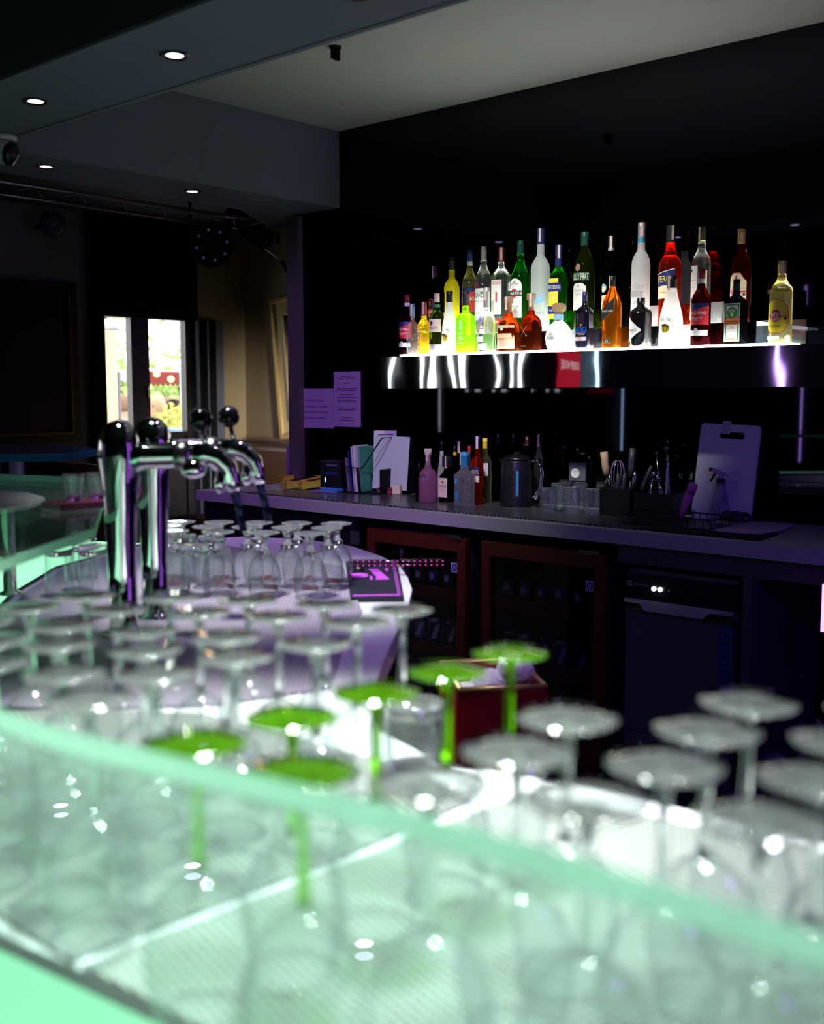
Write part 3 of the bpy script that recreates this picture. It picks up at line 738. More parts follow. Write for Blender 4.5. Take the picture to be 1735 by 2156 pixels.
# silhouettes as (radius share, height share, squareness, flattening); the cap begins at the last ring
SHAPES = {
 'vermouth': ([(.9, 0), (1, .015), (1, .56), (.97, .61), (.80, .67), (.55, .72), (.40, .77), (.345, .82), (.34, .86)], (.355, .855, 1.0)),
 'rum': ([(.92, 0), (1, .015), (1, .60), (.98, .64), (.84, .69), (.58, .735), (.42, .77), (.37, .81), (.36, .86)], (.38, .84, 1.0)),
 'vodka': ([(.92, 0), (1, .015), (1, .585), (.97, .63), (.85, .67), (.60, .71), (.42, .735), (.39, .76), (.38, .85)], (.40, .845, 1.0)),
 'malibu': ([(.93, 0), (1, .02), (.99, .10), (.98, .25), (.96, .36), (.88, .46), (.72, .57), (.56, .67), (.46, .75), (.41, .82)], (.42, .82, 1.0)),
 'square': ([(.92, 0, 1), (1, .015, 1), (1, .66, 1), (.96, .68, 1), (.70, .725, .6), (.42, .765, .1), (.38, .79, 0), (.37, .84, 0)], (.40, .83, 1.0)),
 'absinthe': ([(.95, 0, 1), (1, .015, 1), (1, .54, 1), (.93, .585, 1), (.66, .625, .6), (.46, .66, .1), (.43, .70, 0), (.43, .76, 0)], (.45, .76, 1.0)),
 'dome': ([(.95, 0), (1, .02), (1, .40), (.97, .46), (.88, .53), (.70, .59), (.46, .625), (.36, .645), (.35, .70)], (.36, .69, 1.0)),
 'squat': ([(.70, 0), (.82, .03), (.95, .14), (1, .26), (.97, .36), (.86, .46), (.66, .54), (.45, .59), (.34, .63), (.33, .76)], (.33, .62, .80)),
 'jager': ([(.96, 0, 1), (1, .015, 1), (1, .60, 1), (.97, .64, 1), (.86, .685, .9), (.62, .72, .6), (.42, .75, .1), (.33, .78, 0), (.31, .86, 0)], (.33, .83, 1.0)),
 'apothecary': ([(.95, 0), (1, .02), (1, .68), (.95, .725), (.78, .765), (.50, .80), (.36, .83), (.34, .87)], (.36, .87, 1.0)),
 'striding': ([(.92, 0, 1), (.96, .015, 1), (1, .58, 1), (.97, .64, .8), (.80, .71, .5), (.58, .77, .2), (.42, .82, 0), (.36, .86, 0)], (.36, .85, 1.0)),
 'aperol': ([(.92, 0), (.98, .015), (.94, .15), (.95, .35), (1, .50), (1, .58), (.95, .63), (.80, .67), (.58, .695), (.50, .71), (.56, .725), (.52, .74), (.41, .75), (.39, .85)], (.41, .83, 1.0)),
 'cone': ([(.92, 0), (1, .015), (1, .60), (.98, .645), (.82, .715), (.62, .775), (.45, .82), (.36, .845), (.35, .87)], (.37, .865, 1.0)),
 'flask': ([(.95, 0, .6), (1, .015, .6), (1, .60, .6), (.97, .64, .6), (.78, .685, .4), (.50, .715, .1), (.42, .735, 0), (.41, .80, 0)], (.43, .745, 1.0)),
 'cut': ([(1.02, 0, .3), (.95, .03, .3), (.95, .45, .3), (.98, .55, .3), (.88, .60, .2), (.60, .64, .1), (.45, .67, 0), (.44, .74, 0)], (.46, .735, 1.0)),
 'round_flat': ([(.80, 0), (.88, .02), (1, .30), (1, .55), (.94, .62), (.70, .675), (.42, .72), (.36, .75), (.36, .80)], (.38, .80, 1.0)),
 'disar': ([(.97, 0, 1), (1, .015, 1), (1, .52, 1), (.80, .58, 1), (.50, .64, .8), (.42, .70, .4), (.42, .76, .4)], (.56, .76, 1.0)),
}
def bottle(label, group, x, y, z, H, R, shape, body, cap, ops=(), rz=0.0, flat=1.0, tax=None, capmat2=None, square_lab=False, capstyle='screw', cat='bottle', name='bottle', neck=None, seg=28, flute=0, fl=0.0):
    t = thing(name, label, cat, (x, y, z), rz, group)
    prof, (cr, cz, ce) = SHAPES[shape]
    sq = any(len(p) > 2 for p in prof)
    pr = [((p[0] * R), p[1] * H, p[2] if len(p) > 2 else 0.0, 1.0 if p[1] < .62 else max(0.0, 1 - (p[1] - .62) / .12)) for p in prof]
    MB().lathe(pr, 40 if sq else seg, body, n=6.0 if sq else 2.0, ay=flat, flute=flute, fl=fl).build('body', t)
    c = MB(); cR = cr * R
    if capstyle == 'screw':
        c.lathe([(cR * .96, cz * H), (cR, cz * H + .002), (cR, ce * H - .018), (cR * 1.04, ce * H - .017), (cR * 1.04, ce * H - .013), (cR, ce * H - .012), (cR, ce * H - .002), (cR * .93, ce * H)], 24, cap, flute=24, fl=.012)
    elif capstyle == 'cork':
        c.lathe([(cR * .8, cz * H), (cR * .8, ce * H - .028), (cR * 1.12, ce * H - .026), (cR * 1.15, ce * H - .004), (cR * 1.05, ce * H)], 24, cap)
    elif capstyle == 'knob':
        c.lathe([(cR * .8, cz * H), (cR * .9, ce * H), (cR * 1.45, ce * H + .010), (cR * 1.5, ce * H + .026), (cR * 1.2, H - .004), (cR * .8, H)], 24, cap)
    elif capstyle == 'block':
        c.box((0, 0, (cz * H + H) / 2), (cR * 2.0, cR * 2.0, H - cz * H), cap, bev=.003)
    if capmat2:
        c.lathe([(cR * 1.01, cz * H - .014), (cR * 1.01, cz * H + .004)], 24, capmat2, cap0=False, cap1=False)
    c.build('cap', t)
    if neck:
        MB().lathe([(neck[2], neck[0]), (neck[2], neck[1])], 24, neck[3], cap0=False, cap1=False).build('neck_label', t)
    if tax is not None:
        b = MB(); a0 = tax; rr = cR * 1.05 + .0006
        z0 = ce * H - .055; z1 = ce * H - .001
        if capstyle == 'cork': rr = cR * 1.16 + .0006
        pl = lambda u, v, l: ((rr + l) * math.sin(a0 + u / rr), -(rr + l) * math.cos(a0 + u / rr), v)
        decal(b, [('r', -.005, .005, z0, z1, TAX)], pl)
        b.build('tax_strip', t)
    if ops:
        if square_lab: pl = lambda u, v, l: (u, -R * flat - .0004 - l, v)
        else:
            def rad(v):
                pts = [(p[1], p[0]) for p in pr]
                for i in range(len(pts) - 1):
                    if pts[i][0] <= v <= pts[i + 1][0]:
                        k = (v - pts[i][0]) / max(1e-6, pts[i + 1][0] - pts[i][0]); return pts[i][1] + k * (pts[i + 1][1] - pts[i][1])
                return R
            def pl(u, v, l):
                r = rad(v) + .0006 + l; a = u / R
                return (r * math.sin(a), -r * math.cos(a) * flat, v)
        groups = [[]]
        for op in ops:
            if op == 'next': groups.append([])
            else: groups[-1].append(op)
        for gi, g in enumerate(groups): b = decal(MB(), g, pl); b.build('label', t)
    return t
def spot(px0, px1, ptop, Y, zbase, k=1.0):
    """place and size on a shelf row: centre, height, radius from the width seen"""
    c = ony((px0 + px1) / 2, ptop, Y)
    d = depth(c)
    return c.x, c.z - zbase, (px1 - px0) * d / FOC / 2 * k

YFR, YRR = 3.757, 3.876
ZF, ZR = ST + .0005 - .0005, Z2
G1 = 'spirits on the front step of the lit shelf'; G2 = 'spirits on the rear step of the lit shelf'
def front(a, b, top, label, shape, body, cap, k=1.0, **kw):
    x, H, R = spot(a, b, top, YFR, ST, k); return x, H, R, (label, G1, x, YFR, ST, H, R, shape, body, cap), kw
def rear(a, b, top, label, shape, body, cap, k=1.0, **kw):
    x, H, R = spot(a, b, top, YRR, Z2, k); return x, H, R, (label, G2, x, YRR, Z2, H, R, shape, body, cap), kw
def put(f, opsf=None):
    x, H, R, a, kw = f
    if opsf: kw['ops'] = opsf(H, R)
    return bottle(*a, **kw)
SUN = pbr('sunset_orange', (.85, .45, .05), .5)
def cinz(txtmat=WHITE):
    def f(H, R):
        w = R * 1.35
        return [('r', -w, w, .27 * H, .52 * H, RED), ('p', [(-w, .42 * H), (-w, .55 * H), (w, .55 * H), (w, .52 * H)], NAVY), ('t', 'CINZANO', 0, .425 * H, .040 * H, WHITE, w * 1.9), ('t', 'Vermouth', -.002, .365 * H, .028 * H, WHITE, w), ('r', -.006, .006, .33 * H, .338 * H, WHITE),
                ('r', -w, w * .9, .13 * H, .20 * H, WHITE), ('d', 0, .205 * H, .006, WHITE)]
    return f
# --- front step
put(front(841, 873, 621, 'dark red vermouth bottle with crimson cap at the left end of the front step', 'vermouth', WINE, DRED, capmat2=WHITE), cinz())
def tequila(mat):
    return lambda H, R: [('r', -.019, -.001, .06 * H, .23 * H, mat), ('r', -.019, -.001, .27 * H, .47 * H, mat), ('t', 'S', -.010, .37 * H, .02, WHITE), ('r', -.014, -.006, .13 * H, .15 * H, WHITE), ('d', -.010, .43 * H, .006, WHITE), ('d', -.010, .31 * H, .006, WHITE)]
TEQB = pbr('pale_blue_print', (.25, .48, .68), .5); TEQR = pbr('brick_print', (.55, .15, .05), .5)
put(front(854.5, 881, 640, 'small clear crackled bottle with blue cap and taped neck', 'cut', CRK, pbr('steel_blue_cap', (.03, .13, .24), .4), tax=.45, k=.97), tequila(TEQB))
put(front(879, 906.5, 636, 'small yellow crackled bottle with a dull red cap', 'cut', CRKY, pbr('brick_cap', (.25, .03, .015), .4), tax=.45, k=.97), tequila(TEQR))
def amaro(H, R):
    w = R * 1.25
    return [('r', -w, w, .36 * H, .64 * H * .9, CREAM), ('d', -.004, .51 * H, .008, NAVY), ('r', -.012, -.004, .47 * H, .52 * H, RED), ('t', 'NEGRO', .004, .43 * H, .010, DARKP), ('r', -w * .6, w * .9, .39 * H, .395 * H, GREYP)]
x, H, R, a, kw = front(904, 936, 618, 'dark green liqueur bottle with cream label and yellowish cap', 'vermouth', DGRNG, CREAM)
kw['ops'] = amaro(H, R); kw['neck'] = (.73 * H, .82 * H, R * .40, GREENP)
b = bottle(*a, **kw)
MB().lathe([(R * 1.012, .002), (R * 1.012, .16 * H)], 28, SILV, cap0=False, cap1=False).build('base_band', b)
def malibu(H, R):
    o = [('d', .0, .255 * H, .017, SUN), ('d', .002, .245 * H, .012, YELL)]
    for k, ch in enumerate('MALIBU'):
        u = (k - 2.5) * .0095; o.append(('t', ch, u, .385 * H - (k - 2.5) ** 2 * .0009, .0125, DARKP))
    for (tx, ty, sc) in ((-.005, .295 * H, 1.0), (.009, .275 * H, .75)):
        o.append(('p', [(tx - .001, .215 * H), (tx + .001, .215 * H), (tx + .0006, ty), (tx - .0006, ty)], DARKP))
        for j in range(7):
            an = j * PI / 6 - .1; o.append(('p', [(tx, ty - .001), (tx + .011 * sc * math.cos(an) + .001, ty + .006 * sc * math.sin(an) - .003), (tx + .007 * sc * math.cos(an), ty + .008 * sc * math.sin(an)), (tx, ty + .0015)], DARKP))
    o.append(('t', 'ORIGINAL', .0, .17 * H, .0055, GREYP, .03))
    return o
put(front(930, 963, 613, 'white coconut liqueur bottle beside the bright green bottle', 'malibu', MILKW, BLACK), malibu)
def abs_l(H, R):
    o = [('t', '50', 0, .235 * H, .017, WHITE), ('t', 'absinth', 0, .315 * H, .010, WHITE, .026), ('r', -.015, .015, .155 * H, .162 * H, WHITE)]
    for j in range(5):
        z = .37 * H + j * .03 * H
        for s in (-1, 1): o.append(('p', [(0, z - .002), (s * .009, z + .006), (s * .003, z + .006)], WHITE))
    o.append(('r', -.0008, .0008, .34 * H, .53 * H, WHITE))
    return o
put(front(960, 1002, 612, 'bright green square liqueur bottle with black cap', 'absinthe', ABS, DARKP, k=.80, square_lab=True, tax=-.6, neck=None), abs_l)
def absol(H, R):
    return [('t', 'ABSOLUT', -.004, .535 * H, .020, BLUE, .056), ('t', 'VODKA', -.008, .475 * H, .020, BLUE, .036), ('r', -.006, .020, .285 * H, .36 * H, WHITE), ('r', -.028, .012, .16 * H, .245 * H, WHITE), ('r', -.012, .028, .04 * H, .14 * H, WHITE), ('p', [(-.006, .37 * H), (.03, .39 * H), (.0, .41 * H)], WHITE)]
put(front(1005, 1045, 606, 'clear bottle with blue lettering and short taped white neck', 'dome', CLR, SILV, tax=.15, capstyle='screw'), absol)
def donp(H, R):
    w = R * 1.2
    return [('r', -w, w, .05 * H, .47 * H, pbr('tan_label', (.72, .48, .30), .6, vary=.35, vscale=120)), ('r', -w * .8, w * .75, .24 * H, .33 * H, ORNG), ('r', -w * .76, w * .71, .25 * H, .32 * H, CREAM), ('t', 'DON PAPA', -w * .02, .285 * H, .013, ORNG, w * 1.35), ('t', 'RUM', 0, .225 * H, .007, ORNG), ('d', 0, .41 * H, .007, CREAM), ('r', -w, w, .47 * H, .475 * H, CREAM)]
put(front(1048, 1095, 625, 'domed amber rum bottle with a pale tan label and tall cork', 'dome', RUM, CORK, capstyle='cork', tax=.0), donp)
def bumbu(H, R):
    o = [('t', 'BUMBU', -.004, .085 * H, .008, GOLD, .026)]
    for (a0, b0, a1, b1) in ((-.018, .25, .012, .43), (.012, .25, -.018, .43)):
        o.append(('p', [(a0 - .0016, b0 * H), (a0 + .0016, b0 * H), (a1 + .0016, b1 * H), (a1 - .0016, b1 * H)], GOLD))
    o += [('p', [(-.021, .40 * H), (-.012, .44 * H), (-.013, .40 * H)], GOLD), ('p', [(.015, .27 * H), (.006, .24 * H), (.008, .28 * H)], GOLD)]
    return o
put(front(1095, 1142, 618, 'dark amber rum bottle with gold X and a cork stopper', 'dome', BRUM, CORK, capstyle='cork', tax=.5), bumbu)
def donj(H, R):
    return [('d', -.018, .24 * H, .027, AQUA, .032), ('d', -.018, .24 * H, .0245, WHITE, .0295), ('t', 'Don Julio', -.018, .265 * H, .012, DARKP, .042), ('d', -.018, .335 * H, .003, ORNG), ('r', -.03, -.006, .17 * H, .175 * H, GREYP)]
x, H, R, a, kw = front(1146, 1208, 638, 'squat round white glass bottle with a brown knob stopper', 'squat', FROST, CORK, capstyle='knob', flat=.62)
kw['ops'] = donj(H, R); kw['neck'] = (.64 * H, .76 * H, R * .345, TEQB)
bottle(*a, **kw)
def sliv(H, R):
    return [('r', -R * .8, R * .8, .15 * H, .215 * H, LILAC), ('r', -R * .45, R * .1, .15 * H, .215 * H, CORK), ('t', 'SLIVOVICA', -.002, .335 * H, .026, BLUE, R * 1.75), ('r', -.02, .02, .275 * H, .28 * H, ORNG), ('r', -.012, .018, .25 * H, .255 * H, GREYP), ('p', [(-.002, .40 * H), (.002, .40 * H), (.002, .44 * H), (-.002, .44 * H)], ORNG), ('p', [(-.005, .418 * H), (.005, .418 * H), (.005, .424 * H), (-.005, .424 * H)], ORNG)]
put(front(1211, 1253, 614, 'black bottle with blue lettering and navy neck in front of the dark green bottle', 'jager', SLIV, NAVY, k=.82, flat=.8, square_lab=True), sliv)
def jw(H, R):
    w = R * .98
    return [('p', [(-w, .36 * H), (w, .53 * H), (w, .70 * H), (-w, .53 * H)], DARKP), ('t', 'BLACK LABEL', .0, .515 * H, .0085, CREAM, w * 1.6), ('p', [(-w, .3601 * H), (w, .5301 * H), (w, .5351 * H), (-w, .3651 * H)], GOLD), 'next', ('r', -w * .55, w * .45, .075 * H, .14 * H, GOLD), ('r', -w * .53, w * .43, .08 * H, .135 * H, DARKP), ('t', '12', -.002, .107 * H, .010, CREAM)]
put(front(1269, 1311, 581, 'golden whisky bottle with a slanted black label', 'striding', WHIS, BLACK, k=.80, square_lab=True, tax=-.6), jw)
def hend(H, R):
    return [('p', [(-R * 1.05, .10 * H), (-R * .9, .10 * H), (R * .55, .33 * H), (R * .55, .36 * H), (-R * .85, .62 * H), (-R * 1.05, .62 * H)], WHITE), ('t', "HENDRICK'S", -.013, .345 * H, .0095, DARKP, .042), ('t', 'GIN', -.016, .29 * H, .006, GREYP)]
put(front(1327, 1373, 627, 'squat black apothecary gin bottle with a white diamond label', 'apothecary', BLKG, BLACK), hend)
put(front(1390, 1441, 580, 'white coconut liqueur bottle in front of the orange red aperitif', 'malibu', MILKW, BLACK, tax=-.1), malibu)
put(front(1458, 1499, 566, 'dark red vermouth bottle with crimson cap near the right of the front step', 'vermouth', WINE, DRED, capmat2=WHITE), cinz())
def jag(H, R):
    w = R * .80
    o = [('r', -w, w, .05 * H, .70 * H * .9, WHITE), ('r', -w * .9, w * .9, .065 * H, .615 * H, GREENP), ('r', -w * .72, w * .72, .065 * H, .595 * H, WHITE), ('d', 0, .485 * H, w * .68, DGRN), ('d', 0, .485 * H, w * .62, GREENP),
         ('r', -w * 1.02, w * 1.02, .30 * H, .405 * H, ORNG), ('t', 'Jägermeister', 0, .35 * H, .018, DARKP, w * 1.9), ('t', '56', 0, .265 * H, .012, ORNG), ('r', -w * .6, w * .6, .24 * H, .244 * H, GREYP), ('r', -w * .6, w * .6, .075 * H, .09 * H, ORNG)]
    z = .485 * H; q = w * .62
    o += [('p', [(-.0035, z - .013), (.0035, z - .013), (.005, z - .001), (-.005, z - .001)], CREAM), ('r', -.0009, .0009, z + .004, z + .013, WHITE), ('r', -.003, .003, z + .008, z + .0098, WHITE)]
    for s in (-1, 1):
        o += [('p', [(s * .003, z - .001), (s * .011, z + .004), (s * .013, z + .012), (s * .0115, z + .012), (s * .0095, z + .006), (s * .002, z + .001)], CREAM), ('p', [(s * .008, z + .003), (s * .0085, z + .010), (s * .0072, z + .010), (s * .0065, z + .003)], CREAM)]
    return o
put(front(1524, 1579, 588, 'square black green herbal liqueur bottle with white and orange label', 'jager', DRKG, BLACK, k=.79, flat=.75, square_lab=True), jag)
def hav(lab, ring):
    def f(H, R):
        w = R * 1.1
        return [('p', [(-w, .17 * H), (-w * .4, .12 * H), (w * .4, .12 * H), (w * .75, .17 * H), (w, .22 * H), (w, .44 * H), (w * .7, .47 * H), (w * .35, .53 * H), (-w * .35, .53 * H), (-w, .47 * H)], RED),
                ('p', [(-w * .96, .18 * H), (-w * .4, .127 * H), (w * .4, .127 * H), (w * .72, .175 * H), (w * .96, .225 * H), (w * .96, .435 * H), (w * .66, .465 * H), (w * .33, .523 * H), (-w * .33, .523 * H), (-w * .96, .465 * H)], lab),
                ('d', -.003, .33 * H, .021, RED), ('t', 'Havana', -.003, .36 * H, .017, WHITE, .046), ('t', 'Club', -.003, .305 * H, .017, WHITE, .030), ('r', .018, w * .95, .322 * H, .332 * H, RED), ('r', -w * .95, -.024, .322 * H, .332 * H, RED),
                ('t', 'ORIGINAL', -.002, .205 * H, .008, DARKP, .034), ('d', w * .72, .295 * H, .005, DARKP), ('p', [(-.002, .43 * H), (.002, .43 * H), (.003, .49 * H), (.0, .50 * H), (-.003, .49 * H)], ring)]
    return f
x, H, R, a, kw = front(1624, 1672, 549, 'pale yellow rum bottle with bright yellow label, rightmost on the shelf', 'rum', HAVY, GOLD, tax=.4)
kw['ops'] = hav(YELL, CREAM)(H, R) + [('r', -R * .9, R * .35, .045 * H, .085 * H, WHITE), ('r', -R * .6, R * .9, .615 * H, .65 * H, YELL), ('t', '3', R * .1, .632 * H, .009, DARKP)]
bottle(*a, **kw)
# --- rear step
put(rear(901, 932, 561, 'tall near black rum bottle behind the amaro at the left end', 'rum', DRKG, BLACK, tax=-.35), hav(DARKP, ORNG))
def lemon(H, R): return [('r', -R * 1.3, -R * .35, .30 * H, .56 * H, NAVY), ('t', 'L', -R * .8, .50 * H, .012, WHITE), ('r', -R * 1.3, -R * .5, .20 * H, .30 * H, YELL)]
put(rear(935, 968, 543, 'opaque yellow lemon liqueur bottle with black screw cap', 'vodka', LEM, DARKP), lemon)
put(rear(973, 1006, 527, 'pale straw vermouth bottle with a navy cap and red label', 'vermouth', PALE, NAVY, capmat2=WHITE), cinz())
def bac(H, R):
    w = R * 1.1
    return [('r', -w, w, .16 * H, .52 * H, WHITE), ('d', -R * .55, .56 * H, .012, RED), ('t', 'BACARDI', -R * .15, .44 * H, .018, DARKP, w * 1.7), ('d', R * .45, .47 * H, .006, GREENP), ('r', -w * .6, w * .6, .37 * H, .374 * H, GREYP), ('t', 'carta blanca', -R * .1, .24 * H, .008, DARKP, w * 1.4)]
put(rear(1001, 1036, 519, 'clear rum bottle with white label and silver cap', 'rum', CLR, SILV, tax=.5), bac)
def beef(H, R):
    w = R * .82
    return [('r', -w, w, .22 * H, .62 * H, WHITE), ('t', 'BEEFEATER', 0, .585 * H, .016, RED, w * 1.85), ('r', -w * .5, w * .5, .29 * H, .294 * H, GREYP), ('r', -w * .15, w * .15, .36 * H, .48 * H, RED), ('r', -w * .8, w, .10 * H, .17 * H, RED), ('t', 'GIN', .002, .135 * H, .010, WHITE)]
put(rear(1035, 1077, 521, 'square clear gin bottle with a dark red cap', 'square', CLR, DRED, k=.78, tax=.6, square_lab=True), beef)
def mart(H, R):
    w = R * .82
    pts = [(-w, .16 * H), (w, .16 * H), (w, .50 * H)] + [(w * math.cos(PI * k / 10), .50 * H + .085 * H * math.sin(PI * k / 10)) for k in range(1, 10)] + [(-w, .50 * H)]
    return [('p', pts, WHITE), ('d', -.003, .425 * H, .019, RED), ('r', -w * 1.05, w * 1.1, .395 * H, .455 * H, DARKP), ('t', 'MARTINI', .0, .425 * H, .014, WHITE, w * 2.0), ('t', 'EXTRA DRY', 0, .28 * H, .010, DARKP, w * 1.4), ('d', 0, .54 * H, .006, GREYP), ('d', -.012, .525 * H, .004, GREYP), ('d', .012, .525 * H, .004, GREYP), ('r', -w * .4, w * .4, .22 * H, .224 * H, GREYP)]
put(rear(1076, 1116, 507, 'green vermouth bottle with a red disc on its arched white label', 'vermouth', GRN, DGRN), mart)
def goose(H, R):
    o = [('p', [(-R, .30 * H), (-R * .5, .345 * H), (-.003, .31 * H), (R * .3, .36 * H), (R * .8, .33 * H), (R, .30 * H), (R * .5, .265 * H), (-R * .4, .27 * H)], pbr('ice_blue_print', (.20, .45, .85), .4)), ('t', 'GREY GOOSE', 0, .175 * H, .013, GREYP, R * 2.3), ('r', -.006, .002, .135 * H, .142 * H, RED), ('p', [(-R * .9, .325 * H), (-R * .3, .375 * H), (R * .1, .34 * H), (R * .9, .375 * H), (R * .9, .36 * H), (R * .1, .33 * H), (-R * .3, .36 * H)], TEQB)]
    return o
put(rear(1119, 1159, 481, 'tall frosted vodka bottle with blue cap and blue mountains', 'vodka', FROST, NAVY, tax=.35), goose)
def bech(H, R):
    w = R * .85
    return [('r', -w, w * .6, .14 * H, .68 * H * .9, YELL), ('r', -w * 1.12, w * 1.15, .46 * H, .56 * H, NAVY), ('t', 'BECHEROVKA', 0, .51 * H, .016, WHITE, w * 2.0), ('r', -w * 1.12, w * 1.15, .20 * H, .29 * H, NAVY), ('t', 'Original', -w * .5, .245 * H, .009, WHITE, w * .8), ('d', w * .25, .245 * H, .006, ORNG), ('r', -w * .3, -w * .05, .36 * H, .40 * H, CREAM)]
put(rear(1157, 1197, 516, 'green flask shaped herbal liqueur bottle with navy cap and yellow label', 'flask', GRN, NAVY, k=.86, tax=.6, square_lab=True, flat=.8), bech)
def noil(H, R):
    w = R * .85
    pts = [(-w, .20 * H), (w * .9, .20 * H), (w * .9, .44 * H), (w * .5, .475 * H), (-w * .5, .475 * H), (-w, .44 * H)]
    return [('p', pts, pbr('pale_silver_label', (.66, .66, .64), .5)), ('r', -w * 1.2, w * 1.25, .50 * H, .585 * H, DGRN), ('t', 'NOILLY PRAT', 0, .543 * H, .026, CREAM, w * 2.35), ('d', -.004, .635 * H, .011, CORK, .015), ('t', 'VERMOUTH', 0, .40 * H, .007, GREYP, w * 1.3), ('t', 'FRANCE', 0, .36 * H, .007, GREYP, w * .8), ('d', 0, .445 * H, .004, GREYP)]
put(rear(1210, 1253, 489, 'dark green vermouth bottle with long conical shoulders', 'cone', DGRNG, DGRN), noil)
def brand(H, R):
    w = R * 1.2
    return [('d', -R * .45, .44 * H, .017, pbr('scenic_print', (.25, .5, .5), .5)), ('d', -R * .45, .425 * H, .012, CREAM), ('r', -w, w, .20 * H, .36 * H, CREAM), ('t', 'ST. BRANDAN', 0, .32 * H, .012, ORNG, w * 1.7)]
put(rear(1270, 1304, 497, 'slim near black bottle with white tape behind the whisky', 'cone', DRKG, DARKP, tax=.5, capmat2=SILV), brand)
def belv(H, R):
    o = [('t', 'BELVEDERE', 0, .235 * H, .014, GREYP, R * 2.1), ('r', -R * 1.0, R * .8, .285 * H, .335 * H, pbr('etched_grey', (.36, .38, .40), .6)), ('r', -R * 1.0, R * .8, .335 * H, .345 * H, GREYP)]
    for k in range(6): o.append(('r', -R * .85 + k * .010, -R * .85 + k * .010 + .004, .295 * H, .325 * H, GREYP))
    for k in range(9):
        a = PI * (k + .5) / 9; o.append(('p', [(.006, .345 * H), (.006 + .030 * math.cos(a), .375 * H + .016 * math.sin(a)), (.006 + .030 * math.cos(a + .12), .375 * H + .016 * math.sin(a + .12))], pbr('etched_grey', (.36, .38, .40), .6)))
    return o
put(rear(1332, 1371, 469, 'tall frosted vodka bottle with an etched palace and clear neck', 'vodka', FROST, SILV, tax=.6, capmat2=TEAL), belv)
def aper(H, R):
    w = R * 1.15
    return [('r', -w, w * .7, .27 * H, .40 * H, CREAM), ('p', [(-w, .38 * H), (w * .8, .42 * H), (w * .8, .56 * H), (-w, .50 * H)], NAVY), ('t', 'APEROL', -.004, .465 * H, .024, YELL, w * 1.7), ('r', -w * .8, w * .4, .33 * H, .335 * H, ORNG), ('p', [(-w, .50 * H), (w * .8, .56 * H), (w * .8, .567 * H), (-w, .507 * H)], WHITE)]
put(rear(1389, 1437, 475, 'orange red aperitif bottle with navy band and black cap', 'aperol', APE, DARKP, tax=.9), aper)
def vod(H, R):
    w = R * 1.1
    return [('r', -w, w * .1, .30 * H, .60 * H, WHITE), ('r', -w, w, .05 * H, .30 * H, WHITE), ('r', w * .2, w, .30 * H, .55 * H, CREAM), ('t', 'URBAN', -R * .2, .25 * H, .022, DARKP, w * 1.8), ('t', 'COSMO', -R * .2, .185 * H, .018, DARKP, w * 1.7), ('r', -w * .8, -.002, .45 * H, .455 * H, GREYP), ('r', -w * .8, -.006, .38 * H, .384 * H, GREYP), ('d', -w * .6, .55 * H, .006, DARKP)]
put(rear(1459, 1499, 478, 'clear spirit bottle with a black and white label near the right end', 'rum', CLR, PALE, tax=-.3), vod)
put(rear(1543, 1583, 482, 'tall dark amber rum bottle with golden cap, rightmost on the rear step', 'rum', RUM, GOLD, tax=-.8), hav(CREAM, RED))

# ------------------------------------------------------------------ things on the back counter
MT = CT + .007                                   # top of the mesh mat
GB = 'spirits grouped on the back counter'
def cbot(a, b, top, base, label, shape, body, cap, opsf=None, k=1.0, **kw):
    p = onz((a + b) / 2, base, MT); d = depth(p); R = (b - a) * d / FOC / 2 * k
    p = p + Vector((-math.sin(YAW), math.cos(YAW), 0)) * R * .9
    if p.y > 4.0 - R: p = ony((a + b) / 2, top, 3.99 - R)
    H = ony((a + b) / 2, top, p.y).z - MT
    if opsf: kw['ops'] = opsf(H, R)
    return bottle(label, GB, p.x, p.y, MT + .0006, H, R, shape, body, cap, **kw)
def kwai(H, R): return [('t', 'Kwai Feh', -.004, .50 * H, .017, DARKP, R * 1.5), ('t', 'LYCHEE', 0, .43 * H, .009, GREYP, R * .9), ('d', 0, .60 * H, .006, RED)]
kb = cbot(881, 922, 945, 1058, 'frosted pink liqueur bottle with pale cork stopper, nearest the pen cup', 'dome', PINKG, CREAM, kwai, capstyle='cork', tax=.5)
def disa(H, R):
    w = R * .86
    return [('r', -w, w, .10 * H, .52 * H, CREAM), ('t', 'DISARONNO', 0, .34 * H, .010, DARKP, w * 1.8), ('d', 0, .43 * H, .007, CORK), ('r', -w * .5, w * .5, .28 * H, .284 * H, GREYP), ('r', -w * .6, w * .6, .24 * H, .244 * H, GREYP)]
cbot(924, 959, 960, 1057, 'square dark liqueur bottle with square black cap and cream label', 'disar', DRKG, DARKP, disa, k=.80, capstyle='block', square_lab=True, tax=.4)
def olm(H, R): return [('d', -R * .45, .46 * H, .017, TEAL), ('t', 'OLMECA', -R * .45, .49 * H, .008, WHITE, .028), ('d', -R * .45, .45 * H, .005, WHITE), 'next', ('r', -R * .95, .0, .09 * H, .29 * H, TEAL), ('t', 'SILVER', -R * .48, .22 * H, .006, WHITE, .02), ('d', -R * .48, .15 * H, .003, YELL)]
cbot(957, 1000, 952, 1066, 'clear crackled tequila bottle with blue cap and round blue label', 'cut', CRK, TEAL, olm, tax=-.3)
cbot(992, 1018, 918, 1063, 'half full red aperitif bottle with navy cap behind the tequila', 'aperol', APE, NAVY, lambda H, R: [('r', -R, R, .42 * H, .55 * H, NAVY), ('t', 'APEROL', 0, .48 * H, .017, YELL, R * 1.9), ('r', -R, R, .33 * H, .42 * H, CREAM)], tax=.5)
